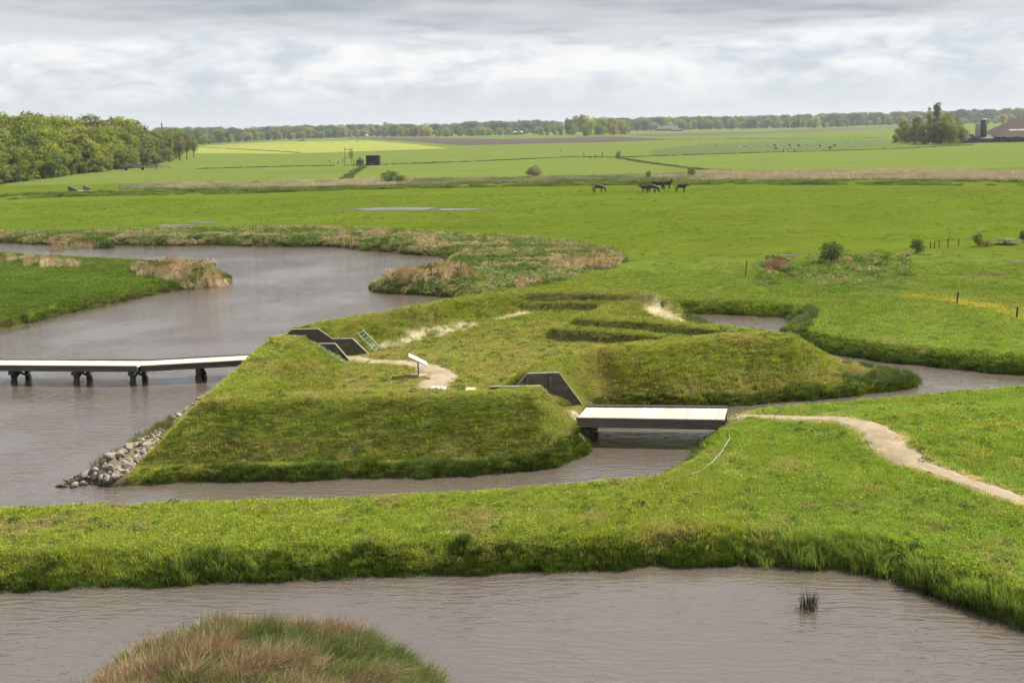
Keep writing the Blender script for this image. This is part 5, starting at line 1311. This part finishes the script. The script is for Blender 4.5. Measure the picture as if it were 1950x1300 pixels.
horse(1269, 360.5, False, 'up', COAT_BK, 'black horse with raised head and white face', 1.0, True)
horse(1297, 366.5, False, 'low', COAT_BK, 'black horse standing alone at the right of the group', .98)
def sheep_mesh(wool):
    V = [(0, 0, .55), (-.38, 0, .56), (.36, 0, .58), (.58, 0, .66), (.76, 0, .52)]; rd = [.30, .26, .26, .14, .09]; E = [(0, 1), (0, 2), (2, 3), (3, 4)]
    for x, p in ((.32, 2), (-.36, 1)):
        for sy in (.13, -.13):
            V.append((x, sy, .28)); rd.append(.07); E.append((p, len(V) - 1)); V.append((x, sy, 0)); rd.append(.05); E.append((len(V) - 2, len(V) - 1))
    return skin_mesh('sheep', V, E, rd, wool)
SW, SD = sheep_mesh(WOOL), sheep_mesh(WOOL_D)
for X_, Y_, dk in ((65, 180, 0), (135, 157, 0), (172, 157, 0), (212, 184, 0), (330, 150, 0), (488, 158, 0), (560, 184, 0), (580, 149, 1), (600, 197, 1), (730, 158, 0), (770, 188, 0), (805, 152, 1), (828, 180, 0), (938, 152, 1), (1060, 142, 0), (1095, 197, 0), (1135, 164, 0), (1222, 187, 0), (1250, 161, 1), (1415, 186, 1), (1478, 152, 1)):
    px, py = 1400 + X_ / 7.8, 260 + Y_ / 7.8; g = G(px, py, 0)
    o = link('sheep', SD if dk else SW); o.location = (g[0], g[1], .06); o.rotation_euler = (0, 0, random.uniform(-.5, .5) + (math.pi if random.random() < .5 else 0)); o.scale = (1.15,) * 3
    tag(o, 'dark sheep in the far flock left of the farm' if dk else 'white sheep grazing in the far flock left of the farm', 'sheep', 'dark sheep of the far flock' if dk else 'white sheep of the far flock')

number_group('front edge of the left wood', '%s tree from the left along the front edge of the left wood')
number_group('middle of the left wood', '%s tree from the left in the middle row of the left wood')
number_group('skyline of the left wood', '%s tall tree from the left on the skyline of the left wood')
number_group('thin trees ending the left wood', '%s thin trunked tree from the left at the right end of the wood')
number_group('tufted tops above the left wood', '%s dark tufted treetop from the left above the left wood')
number_group('far trees behind the yellow field', '%s far tree from the left behind the yellow green field')
number_group('far trees left of the central clump', '%s far tree from the left between yellow field and central clump')
number_group('far trees by the white building', '%s low far tree from the left around the small white building')
number_group('far trees right of the central clump', '%s far tree from the left in the row right of the central clump')
number_group('far trees behind the farm', '%s far tree from the left in the hazy row behind the farm')
number_group('central tree clump', '%s tree from the left in the dense clump at mid horizon')
number_group('tree clump beside the farm', '%s tree from the left in the round clump beside the farm')
number_group('copper beeches in the far treeline', '%s purple leaved tree from the left in the far treeline')
number_group('stones along the fort shore', '%s pale stone from the walkway in the thin shore row', lambda o: -o.location.y)
number_group('short row of fence posts', '%s plain fence post from the left in the short row')
number_group('far fence posts', '%s small dark post from the left far out in the pastures')
number_group('yard fence panels', '%s grey yard fence panel from the left before the farm sheds')
number_group('white sheep of the far flock', '%s white sheep from the left in the far flock by the farm')
number_group('dark sheep of the far flock', '%s dark sheep from the left in the far flock by the farm')
number_group('lone stones in the water', '%s lone stone from the left in the water beside the boulder heap')

# ------------------------------------------------------------------ the air
HZ = bpy.data.materials.new('haze'); HZ.use_nodes = True; nt_clear(HZ.node_tree); q = NB(HZ.node_tree)
pv = q.n('ShaderNodeVolumePrincipled', ins={'Color': (.86, .92, 1.0, 1), 'Density': .00011, 'Anisotropy': .2})
mo = q.n('ShaderNodeOutputMaterial'); q.link(pv.outputs[0], mo.inputs['Volume'])
o = MB().box(-2700, 2700, -40, 3250, -2.7, 36).build('haze', HZ); tag(o, 'thin bluish haze over the far fields', kind='stuff')
